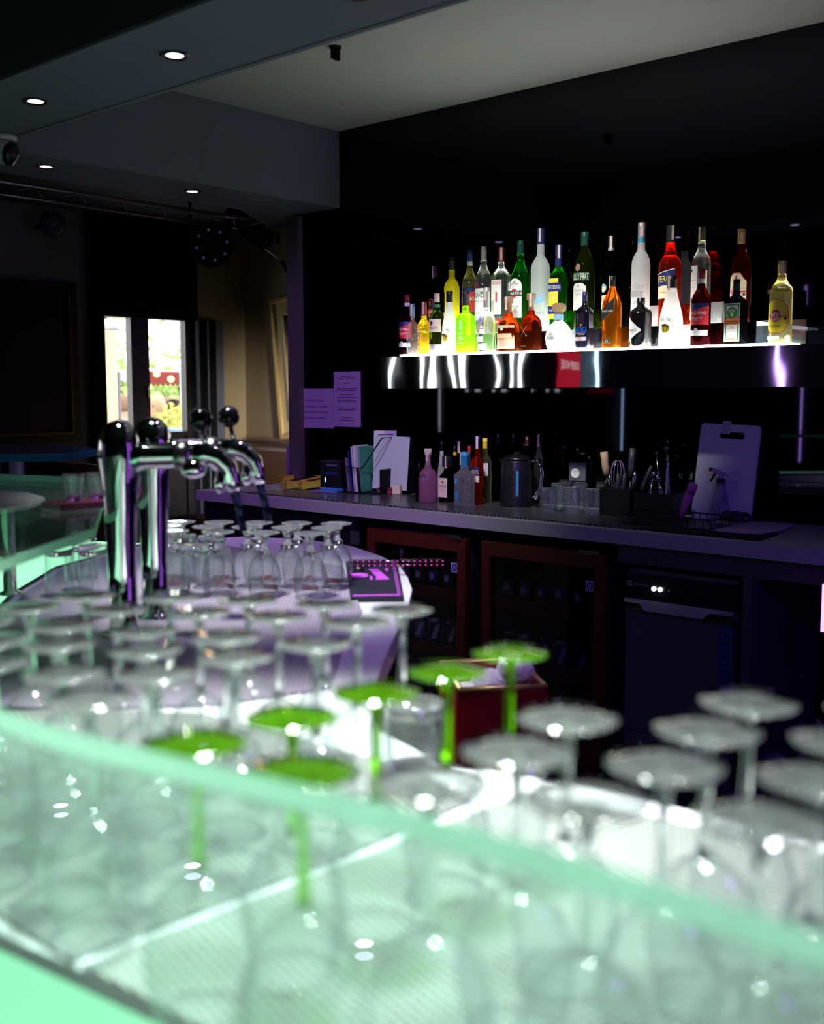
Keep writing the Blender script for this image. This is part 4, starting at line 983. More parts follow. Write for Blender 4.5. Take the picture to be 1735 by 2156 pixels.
cbot(1006, 1036, 923, 1059, 'clear bottle with yellow cap and yellow label left of the kettle', 'rum', PALE, YELL, lambda H, R: [('r', -R * 1.1, R * 1.1, .42 * H, .62 * H, WHITE), ('r', -R * .5, R * .5, .25 * H, .50 * H, YELL), ('t', 'RUM', 0, .40 * H, .010, RED)])
cbot(921, 939, 929, 1044, 'slim white bottle with a black cap behind the pink bottle', 'malibu', MILKW, BLACK)
cbot(948, 968, 938, 1040, 'dark bottle with yellow neck band behind the square black capped one', 'vermouth', DRKG, BLACK, capmat2=YELL)
cbot(956, 976, 929, 1046, 'dark bottle with taped black cap behind the tequila', 'rum', DRKG, BLACK, tax=.7)
cbot(979, 997, 939, 1050, 'clear bottle with a red cap behind the tequila', 'vermouth', CLR, RED)
cbot(876, 888, 975, 1056, 'narrow dark bottle peeping out left of the pink bottle', 'round_flat', DRKG, BLACK, k=1.3)
for a, b, top, base, lb, body, cap, tx in ((1038, 1060, 913, 1046, 'black capped dark bottle just behind the kettle lid', DRKG, BLACK, None), (1070, 1092, 913, 1040, 'black capped dark bottle second behind the kettle', DRKG, BLACK, None),
                                       (1098, 1121, 919, 1044, 'dark bottle with a dull yellow cap right behind the kettle', DRKG, GOLD, None), (1126, 1144, 914, 1036, 'thin necked bottle with paper strip furthest right behind the kettle', CLR, BLACK, .2)):
    cbot(a, b, top, base, lb, 'vermouth', body, cap, tax=tx)

# till screen, boxes, hand terminals
PURP = pbr('violet_card', (0.22, 0.14, 0.30), 0.55)
p0 = onz(655, 1012, CT)
T0 = Vector((p0.x, p0.y + .07, CT)); dd = depth(T0)
vr = Vector((math.cos(YAW), math.sin(YAW), 0))
til = thing('till_screen', 'black till touchscreen leaning back on a round foot by the paper notices', 'till', T0, math.radians(30))
s_ = dd / FOC
TS = Matrix.Translation((0.0, -.02, .225)) @ Matrix.Rotation(math.radians(-14), 4, 'X')
MB().box((0, 0, 0), (.335, .016, .235), BLACK, T=TS, bev=.006).build('screen', til)
l = MB(); decal(l, [('t', 'STORYOUS', .0, -.106, .009, pbr('violet_logo', (.12, .08, .25), .5))], lambda u, v, k: tuple(TS @ Vector((u, -.0085 - k, v)))); l.build('lettering', til)
MB().tube([(0, 0, .02), (0, .03, .10), (0, .01, .20)], .017, BLACK, 12).build('neck', til)
MB().lathe([(.085, .001), (.085, .012), (.03, .022)], 28, BLACK).build('foot', til)
def cbox(px, base, size, rz, name, label, cat, mat, z=CT, bev=.003):
    p = onz(px, base, z)
    o = MB().box((0, 0, size[2] / 2), size, mat, bev=bev).build(name, loc=(p.x, p.y + size[1] / 2, z + .0005), rot=(0, 0, rz))
    return tag(o, label, cat)
MAG = pbr('magenta_card', (0.36, 0.05, 0.16), 0.55)
cbox(621, 1014, (.11, .012, .20), .35, 'violet_card', 'violet card panel upright behind the till screen', 'card', PURP)
cbox(655, 1014, (.12, .09, .075), .3, 'cardboard_box', 'magenta cardboard box under the till screen', 'box', MAG)
pr = onz(690, 1034, MT); rp = thing('receipt_printer', 'black receipt printer with a small blue status light', 'printer', (pr.x, pr.y + .07, MT + .001), .2)
MB().box((0, 0, .075), (.125, .13, .15), BLACK, bev=.006).build('body', rp)
MB().box((-.030, -.0655, .055), (.004, .003, .022), emis('blue_led', (.35, .55, 1), 3)).build('led', rp)
l = MB(); decal(l, [('t', 'STORYOUS', .01, .128, .009, LILAC), ('r', -.03, .045, .082, .094, NAVY), ('r', -.06, -.03, .006, .018, GREYP)], lambda u, v, k: (u, -.0654 - k, v)); l.build('lettering', rp)
YC = pbr('yellow_rubber_case', (0.62, 0.42, 0.05), 0.5); YL = pbr('lime_case_side', (0.55, 0.60, 0.03), 0.5)
for px, base, lb, up in ((607, 1016, 'yellow cased hand terminal lying on the pile at the left', .0), (614, 1030, 'yellow cased hand terminal, front left of the three', .0), (645, 1031, 'yellow cased hand terminal, front right of the three', .0)):
    p = onz(px, base, MT); u = thing('hand_terminal', lb, 'terminal', (p.x, p.y + .075, MT + .0125), .55, 'yellow hand terminals')
    u.rotation_euler = (math.radians(8), 0, .55 - .9)
    MB().box((0, 0, .017), (.085, .195, .032), YL, bev=.005).box((0, 0, .0325), (.088, .198, .006), YC, bev=.002).build('case', u)
    MB().box((0, .012, .0365), (.062, .13, .003), BLACK).build('screen', u)
    MB().box((0, -.086, .036), (.03, .006, .002), BLACK).build('slot', u)
pp = onz(672, 1038, MT)
tag(MB().box((0, 0, .004), (.16, .06, .008), PURP, bev=.001).build('note_pad', loc=(pp.x, pp.y + .05, MT + .001), rot=(0, 0, .12)), 'violet note pad lying flat before the receipt printer', 'pad')
tag(MB().box((0, 0, .006), (.10, .05, .012), pbr('sticky_blue', (.02, .22, .62), .6), bev=.001).build('sticky_notes', loc=(pp.x + .035, pp.y + .055, MT + .0095), rot=(0, 0, .12)), 'bright blue block of sticky notes on the violet pad', 'notes')
# file holder with folders
ph = onz(752, 1040, MT); fh = thing('file_holder', 'black wire file holder full of folders and papers', 'file holder', (ph.x, ph.y + .09, MT + .0005), .25)
m = MB(); W_, D_, Hh_ = .20, .16, .26
m.box((0, 0, .003), (W_, D_, .006), MATTE)
for s in (-1, 1): m.box((s * W_ / 2, 0, .06), (.003, D_, .12), MATTE)
m.tube([(-W_ / 2, -D_ / 2, .0), (-W_ / 2 , -D_ / 2, .125), (W_ * .02, -D_ / 2, .125), (W_ / 2, -D_ / 2 + .02, .27), (W_ / 2, D_ / 2, .27), (W_ / 2, D_ / 2, 0)], .0035, MATTE)
m.tube([(-W_ * .05, -D_ / 2, 0), (-W_ * .12, -D_ / 2, .125)], .007, MATTE)
m.build('rack', fh)
fold = [(-.082, .165, .0, PURP, -.10), (-.062, .20, .0, NAVY, -.11), (-.045, .22, .01, pbr('lilac_paper', (.55, .50, .64), .6), -.10), (-.034, .225, .0, WHITE, -.09), (-.022, .22, .01, pbr('lilac_paper', (.55, .50, .64), .6), -.07), (-.008, .22, .0, pbr('green_folder', (.03, .30, .18), .5), -.05)]
for i, (xx, hh, dz, mt, an) in enumerate(fold):
    o = MB().box((0, 0, hh / 2), (.0045, .14, hh), mt).build('folder', loc=(fh.location.x, fh.location.y, MT + .008), rot=(0, an, .25))
    o.location = Matrix.Translation(fh.location) @ Matrix.Rotation(.25, 4, 'Z') @ Vector((xx, 0, .0075))
    tag(o, ['violet folder, leftmost in the wire holder', 'navy folder, second in the wire holder', 'lilac paper folder, third in the wire holder', 'white paper sheaf in the middle of the wire holder', 'lilac paper sheaf left of the green folder', 'green edged folder in the wire holder'][i], 'folder', 'folders in the wire holder')
gp = pbr('pale_green_sheet', (.52, .60, .56), .6)
o = MB().box((.0, 0, .135), (.19, .003, .26), gp).build('paper_sheet'); o.location = Matrix.Translation(fh.location) @ Matrix.Rotation(.25, 4, 'Z') @ Vector((.096, .02, .012)); o.rotation_euler = (-.08, .03, .25)
tag(o, 'large pale green sheet standing in the right of the wire holder', 'paper')
l = MB().box((.0, 0, .15), (.125, .002, .28), WHITE); decal(l, [('r', -.04, .045, .268, .272, DARKP), ('r', -.05, .02, .262, .264, GREYP), ('r', -.05, -.01, .257, .259, GREYP)], lambda u, v, k: (u, -.0012 - k, v))
o = l.build('letter'); o.location = Matrix.Translation(fh.location) @ Matrix.Rotation(.25, 4, 'Z') @ Vector((.055, .042, .012)); o.rotation_euler = (-.08, -.02, .25)
tag(o, 'white printed letter standing tallest in the wire holder', 'paper')
# pen cup and small clutter
pc = onz(786, 1036, MT); pt = thing('pen_cup', 'black mesh pen cup full of pens beside the file holder', 'pen cup', (pc.x, pc.y + .035, MT + .0005))
MB().lathe([(.036, 0), (.037, .002), (.037, .085), (.035, .085), (.035, .004), (0, .004)], 24, BLACK, cap1=False).build('cup', pt)
for i, (ax, ay, hh, mt, r_, lb) in enumerate(((-.018, -.008, .125, pbr('orange_marker', (.80, .20, .05), .5), .007, 'orange marker leaning in the pen cup'), (.012, -.012, .135, pbr('amber_marker', (.62, .36, .05), .5), .0075, 'amber tube with cork top in the pen cup'),
                                          (-.024, .006, .115, WHITE, .004, 'white pen at the left of the pen cup'), (-.014, .014, .118, SILV, .004, 'silver pen at the back of the pen cup'), (.02, .008, .115, NAVY, .0045, 'navy pen at the right of the pen cup'), (.004, .016, .11, RED, .0045, 'red pen at the back of the pen cup'))):
    top = Vector((ax * 1.6, ay * 1.6, hh)); bot = Vector((-ax * .6, -ay * .6, .006))
    o = MB().tube([bot, bot + (top - bot) * .8, bot + (top - bot) * .82, top], [r_, r_, r_ * .8, r_ * .75], mt, 12).build('pen', loc=pt.location)
    tag(o, lb, 'pen', 'pens in the cup')
tag(MB().box((0, 0, .0275), (.06, .03, .055), BLACK, bev=.002).box((.017, -.0155, .028), (.014, .002, .05), ORNG).build('small_box', loc=(onz(762, 1036, MT).x, onz(762, 1036, MT).y + .02, MT + .0005), rot=(0, 0, .25)), 'small black and orange box between file holder and pen cup', 'box')
q = onz(812, 1030, MT); td = thing('tape_roll', 'white adhesive tape roll standing by the pen cup', 'tape', (q.x, q.y + .03, MT + .030))
prof = [(.018, -.010), (.030, -.010), (.030, .010), (.018, .010), (.018, -.010)]
MB().lathe(prof, 28, WHITE, T=Matrix.Rotation(PI / 2 - .4, 4, 'X') @ Matrix.Rotation(.5, 4, 'Y'), cap0=False, cap1=False).build('roll', td)
q = ony(836, 1022, 3.88); tag(MB().box((0, 0, .022), (.04, .025, .044), CREAM, bev=.002).build('match_box', loc=(q.x, 3.88, MT + .0005), rot=(0, 0, .3)), 'small pale match box right of the tape roll', 'box')
q = onz(806, 1040, MT); eg = thing('eyeglasses', 'folded eyeglasses with tinted lenses lying on the counter mat', 'glasses', (q.x, q.y + .02, MT + .002), .2)
MB().tube([(-.055, 0, .012), (-.03, -.006, .02), (0, -.003, .016), (.03, -.006, .02), (.055, 0, .012), (.05, .05, .006)], .0022, BLACK).build('frame', eg)
for s in (-1, 1): MB().lathe([(.018, 0), (.018, .0015)], 20, pbr('tinted_lens', (.25, .05, .08), .05, coat=1), T=Matrix.Translation((s * .028, -.003, .014)) @ Matrix.Rotation(1.2, 4, 'X')).build('lens', eg)
q = onz(800, 1034, MT); tag(MB().tube([(-.04, .0, .004), (-.02, .02, .004), (.01, .005, .006), (.04, .025, .004), (.02, .045, .004), (-.02, .04, .004), (-.05, .06, .03)], .0025, WHITE).build('cable', loc=(q.x, q.y + .05, MT + .0003)), 'thin white cable curled behind the eyeglasses', 'cable')
dk = ony(846, 1000, 3.97)
tag(MB().box((0, 0, .11), (.10, .08, .22), MATTE, bev=.004).build('speaker_box', loc=(dk.x, 3.97, CT + .0005), rot=(0, 0, .2)), 'dark box standing in the shadow between pen cup and pink bottle', 'box')

# kettle
kp = onz(1067, 1067, MT); kt = thing('kettle', 'black jug kettle with a blue water gauge', 'kettle', (kp.x, kp.y + .07, MT + .0005), math.radians(18))
kr = 69 * depth(kt.location) / FOC / 2
MB().lathe([(kr * 1.0, 0), (kr * 1.01, .004), (kr * .99, .02), (kr * .985, .03), (kr * .96, .12), (kr * .90, .19), (kr * .885, .195)], 36, BLACK).build('body', kt)
MB().lathe([(kr * .87, .196), (kr * .80, .208), (kr * .45, .219), (.018, .221), (.016, .232), (0, .233)], 32, BLACK).build('lid', kt)
MB().add([(-kr * .7, -.03, .17), (-kr * .7, .03, .17), (-kr * 1.22, .0, .20), (-kr * .7, -.03, .198), (-kr * .7, .03, .198)], [(0, 1, 2), (3, 2, 4), (0, 2, 3), (1, 4, 2)], BLACK).build('spout', kt)
MB().tube([(kr * .85, 0, .19), (kr * 1.35, 0, .195), (kr * 1.55, 0, .16), (kr * 1.5, 0, .08), (kr * 1.2, 0, .035), (kr * .95, 0, .04)], .011, CHROME, 10).build('handle', kt)
l = MB(); decal(l, [('r', -.006, .006, .045, .155, TEAL)] + [('r', -.002, .004, .06 + .014 * i, .062 + .014 * i, SILV) for i in range(7)], lambda u, v, k: ((kr * .97 + .001 + k) * math.sin(.35 + u / kr), -(kr * .97 + .001 + k) * math.cos(.35 + u / kr), v)); l.build('water_gauge', kt)
tag(MB().tube([(0, 0, .004), (.05, -.03, .004), (.12, -.06, .004), (.19, -.05, .004)], .0035, BLACK).build('kettle_flex', loc=(kt.location.x + .09, kt.location.y + .02, MT)), 'black power cord of the kettle on the bar mat', 'cord')
# power socket on the mirror wall
q = ony(1216, 993, YW - .006); so = thing('power_socket', 'grey power socket plate on the black mirror wall', 'socket', (q.x, YW - .0045, q.z))
MB().box((0, 0, 0), (.085, .009, .08), pbr('socket_grey', (.10, .11, .14), .5), bev=.002).build('plate', so)
MB().lathe([(.022, 0), (.022, .004), (.018, .002), (0, .002)], 20, WHITE, T=Matrix.Translation((-.008, -.0045, -.008)) @ Matrix.Rotation(PI / 2, 4, 'X')).build('outlet', so)

# ribbed tumblers turned upside down
RIBG = thin('ribbed_tumbler_glass', (0.93, 0.95, 0.97), 1.8, (0.55, 0.62, 0.68), 0.12, (0.8, 0.9, 1.0))
def tumbler(loc, label, group, H=.105, R=.036):
    t = thing('tumbler', label, 'tumbler', loc, 0, group)
    MB().lathe([(R * .98, 0), (R, .003), (R * .96, H * .45), (R * .86, H * .93)], 72, RIBG, flute=24, fl=.012, cap0=False, cap1=False).build('wall', t)
    MB().lathe([(R * .955, H * .44), (R * .965, H * .455)], 40, SOLIDG, cap0=False, cap1=False).build('fill_line', t)
    MB().lathe([(R * .84, H * .90), (R * .87, H * .95), (R * .82, H), (R * .3, H * .995), (0, H * .985)], 36, SOLIDG, cap0=False).build('base', t)
    return t
tp = [(1145, 1082, 'front row, left'), (1194, 1081, 'front row, middle'), (1238, 1085, 'front row, right'), (1167, 1070, 'back rows, first from left'), (1183, 1062, 'back rows, second from left'), (1213, 1069, 'back rows, third from left'), (1221, 1058, 'back rows, fourth from left'), (1262, 1068, 'back rows, rightmost')]
t0 = None
for px, base, lb in tp:
    p = onz(px, base, MT); lab = 'upside down ribbed tumbler by the utensil bin, ' + lb
    if t0 is None: t0 = tumbler((p.x, p.y + .03, MT + .0005), lab, 'ribbed tumblers on the back counter')
    else: dup(t0, (p.x, p.y + .03, MT + .0005), 0, lab)

# utensil bins
def ubin(px, base, w, d, h, rz, label):
    p = onz(px, base, MT); t = thing('utensil_bin', label, 'bin', (p.x, p.y + d / 2, MT + .0005), rz)
    m = MB(); th = .003
    m.box((0, 0, th / 2), (w, d, th), BLACK)
    for s in (-1, 1): m.box((s * (w / 2 - th / 2), 0, h / 2), (th, d, h), BLACK).box((0, s * (d / 2 - th / 2), h / 2), (w - .006, th, h), BLACK)
    m.build('bin', t); MB().box((0, -d / 2 - .002, h - .004), (w + .006, .004, .008), BLACK).box((0, d / 2 + .002, h - .004), (w + .006, .004, .008), BLACK).build('rim', t)
    return t
u1 = ubin(1292, 1086, .135, .11, .11, .05, 'black plastic utensil bin with the wooden handled whisk')
u2 = ubin(1372, 1094, .16, .11, .10, .05, 'black plastic utensil bin of bar spoons, right of the whisk')
def stick(u, x, y, lx, ly, L, name, label, cat, parts, group=None):
    """a tool standing in a bin: parts are (name, start, end, radii, material) along its length"""
    base = Matrix.Translation(u.location) @ Matrix.Rotation(u.rotation_euler.z, 4, 'Z') @ Vector((x, y, .006))
    d = Vector((lx, ly, 1)).normalized()
    t = thing(name, label, cat, base, 0, group)
    t.rotation_euler = d.to_track_quat('Z', 'Y').to_euler()
    for nm, a, b, rr, mt in parts:
        if callable(rr): rr().build(nm, t); continue
        n = len(rr); MB().tube([(0, 0, a + (b - a) * i / (n - 1)) for i in range(n)], list(rr), mt, 12).build(nm, t)
    return t
WOOD = pbr('pale_wood', (0.50, 0.34, 0.20), 0.6, vary=.2, vscale=20, stretch=(1, 1, .2))
KST = pbr('tool_steel', (.55, .55, .58), .15, 1.0)
DKG = pbr('dark_grey_handle', (.05, .055, .06), .45)
stick(u1, -.045, .0, -.16, 0, .3, 'muddler', 'pale wooden handled tool leaning left out of the bin', 'tool', [('shaft', 0, .15, (.006, .006), BLACK), ('handle', .15, .245, (.0135, .0150, .0155, .0150), WOOD)])
def whiskhead():
    m = MB()
    for k in range(6):
        a = PI * k / 6; pts = []
        for j in range(13):
            tt = PI * j / 12; r = .028 * math.sin(tt) ** .8 if 0 < j < 12 else .003
            pts.append((r * math.cos(a) * (1 if j <= 6 else 1), r * math.sin(a), .10 + .11 * (1 - math.cos(tt)) / 2))
        m.tube(pts, .0013, pbr('pinkish_wire', (.62, .48, .58), .25, .8), 6); m.tube([(-p[0], -p[1], p[2]) for p in pts], .0013, pbr('pinkish_wire', (.62, .48, .58), .25, .8), 6)
    return m
stick(u1, -.018, -.01, .0, .05, .3, 'whisk', 'balloon whisk with pinkish wires standing in the bin', 'whisk', [('handle', 0, .11, (.008, .009, .007), KST), ('head', 0, 0, whiskhead, None)])
stick(u1, .028, .01, .02, .05, .3, 'bar_tool', 'black handled tool with a flat pale end, tallest in the whisk bin', 'tool', [('shaft', 0, .14, (.004, .004), KST), ('handle', .14, .255, (.010, .0125, .0135, .013), DKG), ('end_cap', .255, .258, (.013, .0125), SILV)])
for i, (x, y, lx, ly, z1, mt, lb) in enumerate(((-.036, -.02, -.04, -.02, .155, KST, 'small steel knife handle leaning beside the whisk'), (-.004, -.035, .06, -.02, .16, DKG, 'grey paddle handle leaning before the whisk wires'), (.014, -.03, .10, 0, .165, DKG, 'dark peeler handle right of the grey paddle'),
                                             (.05, -.02, .12, 0, .175, KST, 'steel tongs leaning right in the whisk bin'), (-.05, -.03, -.02, 0, .135, BLACK, 'short black handle at the left rim of the whisk bin'), (.04, .02, .42, .0, .21, DKG, 'dark handle leaning far right between both bins'))):
    stick(u1, x, y, lx, ly, .2, 'bar_tool', lb, 'tool', [('shaft', 0, .08, (.003, .004), KST), ('handle', .08, z1, (.006, .009, .009, .006), mt)], 'tools in the whisk bin')
for i, (x, y, lx, ly, z1, lb) in enumerate(((-.05, -.01, .12, .1, .15, 'bright looped tongs at the left of the spoon bin'), (.0, .02, -.14, .05, .245, 'long bar spoon leaning left with a shining shaft'), (.03, .0, -.05, .08, .265, 'tallest long bar spoon in the spoon bin'), (.035, .02, -.08, .04, .29, 'dark thin stirrer behind the tallest spoon'), (.055, -.02, -.30, -.1, .145, 'short steel spoon leaning steeply left'))):
    stick(u2, x, y, lx, ly, .2, 'bar_spoon', lb, 'spoon', [('shaft', 0, z1, (.0035, .0035, .003), KST), ('bowl', z1 - .002, z1 + .03, (.003, .009, .010, .004), KST)] if i in (0, 4) else [('shaft', 0, z1, (.0055, .004, .003, .003), KST), ('tip', z1, z1 + .008, (.004, .0045, .002), KST)], 'bar spoons')
# pink bottle shaped gas lighter leaning in a wire rack
wr = onz(1402, 1108, MT); rk = thing('wire_tray', 'low black wire tray holding bar odds and ends', 'tray', (wr.x + .03, wr.y + .06, CT + .001), -.02)
m = MB()
for yy in (-.10, .10):
    for zz in (.006, .045): m.tube([(-.19, yy, zz), (.17, yy, zz)], .003, BLACK)
for xx in (-.19, .17):
    for zz in (.006, .045): m.tube([(xx, -.10, zz), (xx, .10, zz)], .003, BLACK)
for k in range(13): m.tube([(-.19 + .03 * k, -.10, .045), (-.19 + .03 * k, -.10, .006), (-.19 + .03 * k, .10, .006), (-.19 + .03 * k, .10, .045)], .0018, BLACK)
m.build('wire_frame', rk); MB().box((-.01, 0, .012), (.34, .18, .003), SATIN).build('tray_base', rk)
PNK = pbr('pink_plastic', (0.48, 0.14, 0.33), 0.35)
g = ony(1430, 1035, 3.70)
gt = thing('pink_bottle', 'small pink plastic bottle with a dark seam leaning in the rack', 'bottle', (g.x, 3.70, CT + .014)); gt.rotation_euler = (0, math.radians(22), 0)
MB().lathe([(.006, .015), (.010, .04), (.015, .07), (.0175, .10), (.0185, .118)], 24, PNK).build('body', gt)
MB().lathe([(.0182, .1185), (.0182, .120)], 24, BLACK).build('seam', gt)
MB().lathe([(.0185, .1205), (.0185, .145), (.015, .157), (.0, .161)], 24, PNK).build('cap', gt)
MB().lathe([(.004, 0.0), (.0055, .015)], 12, BLACK).build('nozzle', gt)
cl = onz(1470, 1074, MT); o = MB()
o.tube([(-.03 + .072 * i / 60, .0 + .017 * math.sin(i * 2 * PI / 10), .022 + .017 * math.cos(i * 2 * PI / 10)) for i in range(61)], .0022, BLACK, 6)
tag(o.build('coiled_spring', loc=(cl.x, cl.y + .05, CT + .02)), 'black coiled wire spring in front of the chopping board', 'spring')
# chopping board leaning on the wall
cb = onz(1520, 1078, CT); BW, BH = .245, .37
bd = thing('chopping_board', 'white plastic chopping board leaning on the mirror wall', 'chopping board', (ony(1521, 1000, 3.93).x, 3.925, CT + .004)); bd.rotation_euler = (math.radians(-8), math.radians(1.2), 0)
HDPE = pbr('white_board_plastic', (0.55, 0.52, 0.60), 0.5, bump=.05, bscale=200)
bm = bmesh.new()
def rr(w, h, r, cx=0, cz=0, n=6):
    pts = []
    for sx, sz, a0 in ((1, 1, 0), (-1, 1, PI / 2), (-1, -1, PI), (1, -1, 3 * PI / 2)):
        for i in range(n + 1):
            a = a0 + PI / 2 * i / n; pts.append((cx + sx * (w / 2 - r) + r * math.cos(a), cz + sz * (h / 2 - r) + r * math.sin(a)))
    return pts
out = rr(BW, BH, .016, 0, BH / 2); slot = rr(.105, .026, .0125, .01, BH - .042)
n = len(out); m = MB(); th = .012
vs = [(x, -th / 2, z) for x, z in out] + [(x, -th / 2, z) for x, z in slot] + [(x, th / 2, z) for x, z in out] + [(x, th / 2, z) for x, z in slot]
fs = []
for i in range(n):
    j = (i + 1) % n
    fs += [(i, j, n + j, n + i), (2 * n + j, 2 * n + i, 3 * n + i, 3 * n + j), (j, i, 2 * n + i, 2 * n + j), (n + i, n + j, 3 * n + j, 3 * n + i)]
m.add(vs, fs, HDPE); m.build('board', bd)
MB().box((-.015, -.0065, BH - .012), (.034, .002, .05), pbr('clear_tape', (.45, .42, .52), .2)).build('tape', bd)
# spray bottle
sp = onz(1506, 1101, CT); st = thing('spray_bottle', 'clear ribbed spray bottle with a violet trigger head on the pink cloth', 'spray bottle', (sp.x, sp.y + .035, CT + .0125))
SR = 42 * depth(st.location) / FOC / 2
prof = [(SR * .97, 0), (SR, .006), (SR * .98, .022)]
for k in range(10):
    z = .026 + .0105 * k; r = SR * (1.0 - .052 * k); prof += [(r * .93, z), (r, z + .004), (r * .93, z + .008)]
prof += [(SR * .42, .135), (SR * .36, .14)]
MB().lathe(prof, 32, thin('spray_clear', (.80, .82, .90), 1.5, (.55, .58, .70), .04, (.6, .6, .8))).build('body', st)
MB().lathe([(SR * .44, .139), (SR * .44, .153)], 24, BLACK).build('collar', st)
VT = pbr('violet_plastic', (.34, .24, .44), .45)
h = MB().lathe([(.010, .153), (.009, .170), (.006, .175)], 16, VT)
h.add([(-.036, -.007, .182), (-.036, .007, .182), (-.036, .007, .194), (-.036, -.007, .194), (.008, -.008, .160), (.008, .008, .160), (.014, .008, .178), (.014, -.008, .178)], [(0, 1, 2, 3), (4, 7, 6, 5), (0, 4, 5, 1), (3, 2, 6, 7), (0, 3, 7, 4), (1, 5, 6, 2)], VT)
h.tube([(.008, 0, .176), (.022, 0, .168), (.028, 0, .163)], [.006, .004, .002], VT); h.build('trigger_head', st)
MB().box((-.041, 0, .188), (.011, .015, .014), BLACK).build('nozzle', st)
MB().tube([(-.024, 0, .180), (-.028, 0, .165), (-.036, 0, .150), (-.044, 0, .142)], [.005, .0045, .004, .003], BLACK).build('trigger', st)
MB().tube([(.002, 0, .15), (.0, 0, .08), (-.006, 0, .01)], .002, LILAC).build('dip_tube', st)
# cloth and tray
c0 = [onz(*q, CT) for q in ((1428, 1111), (1500, 1101), (1672, 1109), (1650, 1121), (1600, 1129), (1520, 1124))]
tag(MB().prism([(c0[0].x - .06, CF + .06), (c0[2].x + .08, CF + .05), (c0[2].x + .06, CF + .26), (c0[0].x - .02, CF + .26)], CT + .0005, CT + .006, MATTE).build('drip_mat'), 'flat black rubber mat under the pink cloth', 'mat')
clo = MB().prism([(p.x, p.y) for p in c0], CT + .0065, CT + .012, pbr('dusty_pink_cloth', (.50, .38, .46), .9, bump=.8, bscale=300)).build('bar_cloth'); tag(clo, 'dusty pink bar cloth spread flat under the spray bottle', 'cloth')
LIME = pbr('dark_lime_skin', (.025, .04, .03), .4, bump=.1, bscale=200)
for i, (px, py, r_) in enumerate(((1533, 1072, .027), (1549, 1080, .029), (1567, 1073, .026))):
    p = ony(px, py, 3.87 - .03 * (i == 1))
    o = MB().sphere((0, 0, 0), r_, LIME, 24, (1.1, 1, .95)).build('lime', loc=(p.x, p.y, CT + r_ * .95)); tag(o, ['dark lime behind the spray bottle, left of the three', 'dark lime at the front of the three by the chopping board', 'dark lime, right of the three by the chopping board'][i], 'lime', 'limes by the chopping board')
# paper notices taped to the mirror wall
SHEET = pbr('laminated_violet_lit_paper', (0.46, 0.30, 0.56), 0.25, coat=.6, bump=.25, bscale=14)  # violet cast of the lamps is put into the paper colour
def notice(x0, x1, z0, z1, label, lines, tilt=0):
    m = MB().box(((x0 + x1) / 2, YW - .0035, (z0 + z1) / 2), (x1 - x0, .003, z1 - z0), SHEET)
    decal(m, lines, lambda u, v, k: ((x0 + x1) / 2 + u, YW - .0052 - k, v))
    return tag(m.build('paper_notice'), label, 'notice')
INK = pbr('violet_ink', (.06, .03, .10), .5)
a = ony(623, 818, YW); b = ony(703, 820, YW); zb = 1.225
L_ = []
for i, s in enumerate(('Pred kazdou pracou', 'je pult treba umyt a vydezinfi a', 'skontrolovat stav chladnicky', 'dalsi smena po vybaleni.')): L_.append(('t', s, 0, a.z - .062 - .031 * i, .013, INK, (b.x - a.x) * .78))
notice(a.x, b.x, zb, a.z, 'landscape violet laminated notice above the till screen', L_)
a = ony(704, 783, YW); b = ony(760, 785, YW); L_ = []
for i, (w, dz) in enumerate(((.09, .022), (.13, .035), (.05, .058), (.15, .085), (.15, .094), (.10, .118), (.15, .132), (.14, .146), (.14, .153), (.15, .185), (.13, .195), (.08, .235), (.12, .25))):
    L_.append(('r', -w / 2, w / 2, a.z - dz - .003, a.z - dz, INK))
notice(a.x, b.x, a.z - .285, a.z, 'tall violet laminated notice of small print beside the file holder', L_)

# ------------------------------------------------------------------ the bar: worktop, lit ledge, glass top
WT = 0.92
WHITES = pbr('white_solid_surface', (0.72, 0.72, 0.75), 0.28, coat=.2)
inner = [(0.9, 1.17), (-0.468, 1.165), (-0.72, 1.14), (-0.93, 1.085), (-1.08, 1.13), (-1.27, 1.316), (-1.42, 1.506), (-1.66, 1.825), (-1.83, 2.03), (-1.965, 2.162), (-2.12, 2.297), (-2.29, 2.395), (-2.50, 2.485), (-2.75, 2.50), (-2.95, 2.40)]
outer = [(-3.05, 2.1), (-2.80, 1.62), (-2.50, 1.325), (-2.05, 0.98), (-1.6, 0.68), (-1.25, 0.50), (-0.913, 0.457), (-0.674, 0.488), (-0.3, 0.50), (0.9, 0.50)]
bar = thing('bar_worktop', 'white curved bar worktop crowded with upturned glasses', 'bar', (0, 0, 0))
MB().prism(inner + outer, WT - .045, WT, WHITES).build('worktop', bar)
def inset(poly, d):
    n = len(poly); out = []
    for i in range(n):
        a, b, c = Vector(poly[i - 1]), Vector(poly[i]), Vector(poly[(i + 1) % n])
        n1 = Vector((-(b - a).y, (b - a).x)).normalized(); n2 = Vector((-(c - b).y, (c - b).x)).normalized()
        m = (n1 + n2); m = m / max(.3, m.length_squared) * 2
        q = b + m * d * .5 * 1.0 * (1 if True else 0)
        out.append((q.x, q.y))
    return out
fpan = [(0.88, 1.10), (-0.468, 1.09), (-0.90, 1.02), (-1.10, 1.10), (-1.27, 1.27), (-1.45, 1.49), (-1.70, 1.80), (-2.0, 2.12), (-2.3, 2.32), (-2.7, 2.42), (-2.9, 2.3), (-2.98, 2.1), (-2.76, 1.68), (-2.45, 1.37), (-2.0, 1.03), (-1.56, .73), (-1.22, .55), (-0.90, .50), (-.3, .54), (.88, .54)]
MB().prism(fpan, 0.02, WT - .046, SATIN).build('front_panel', bar)
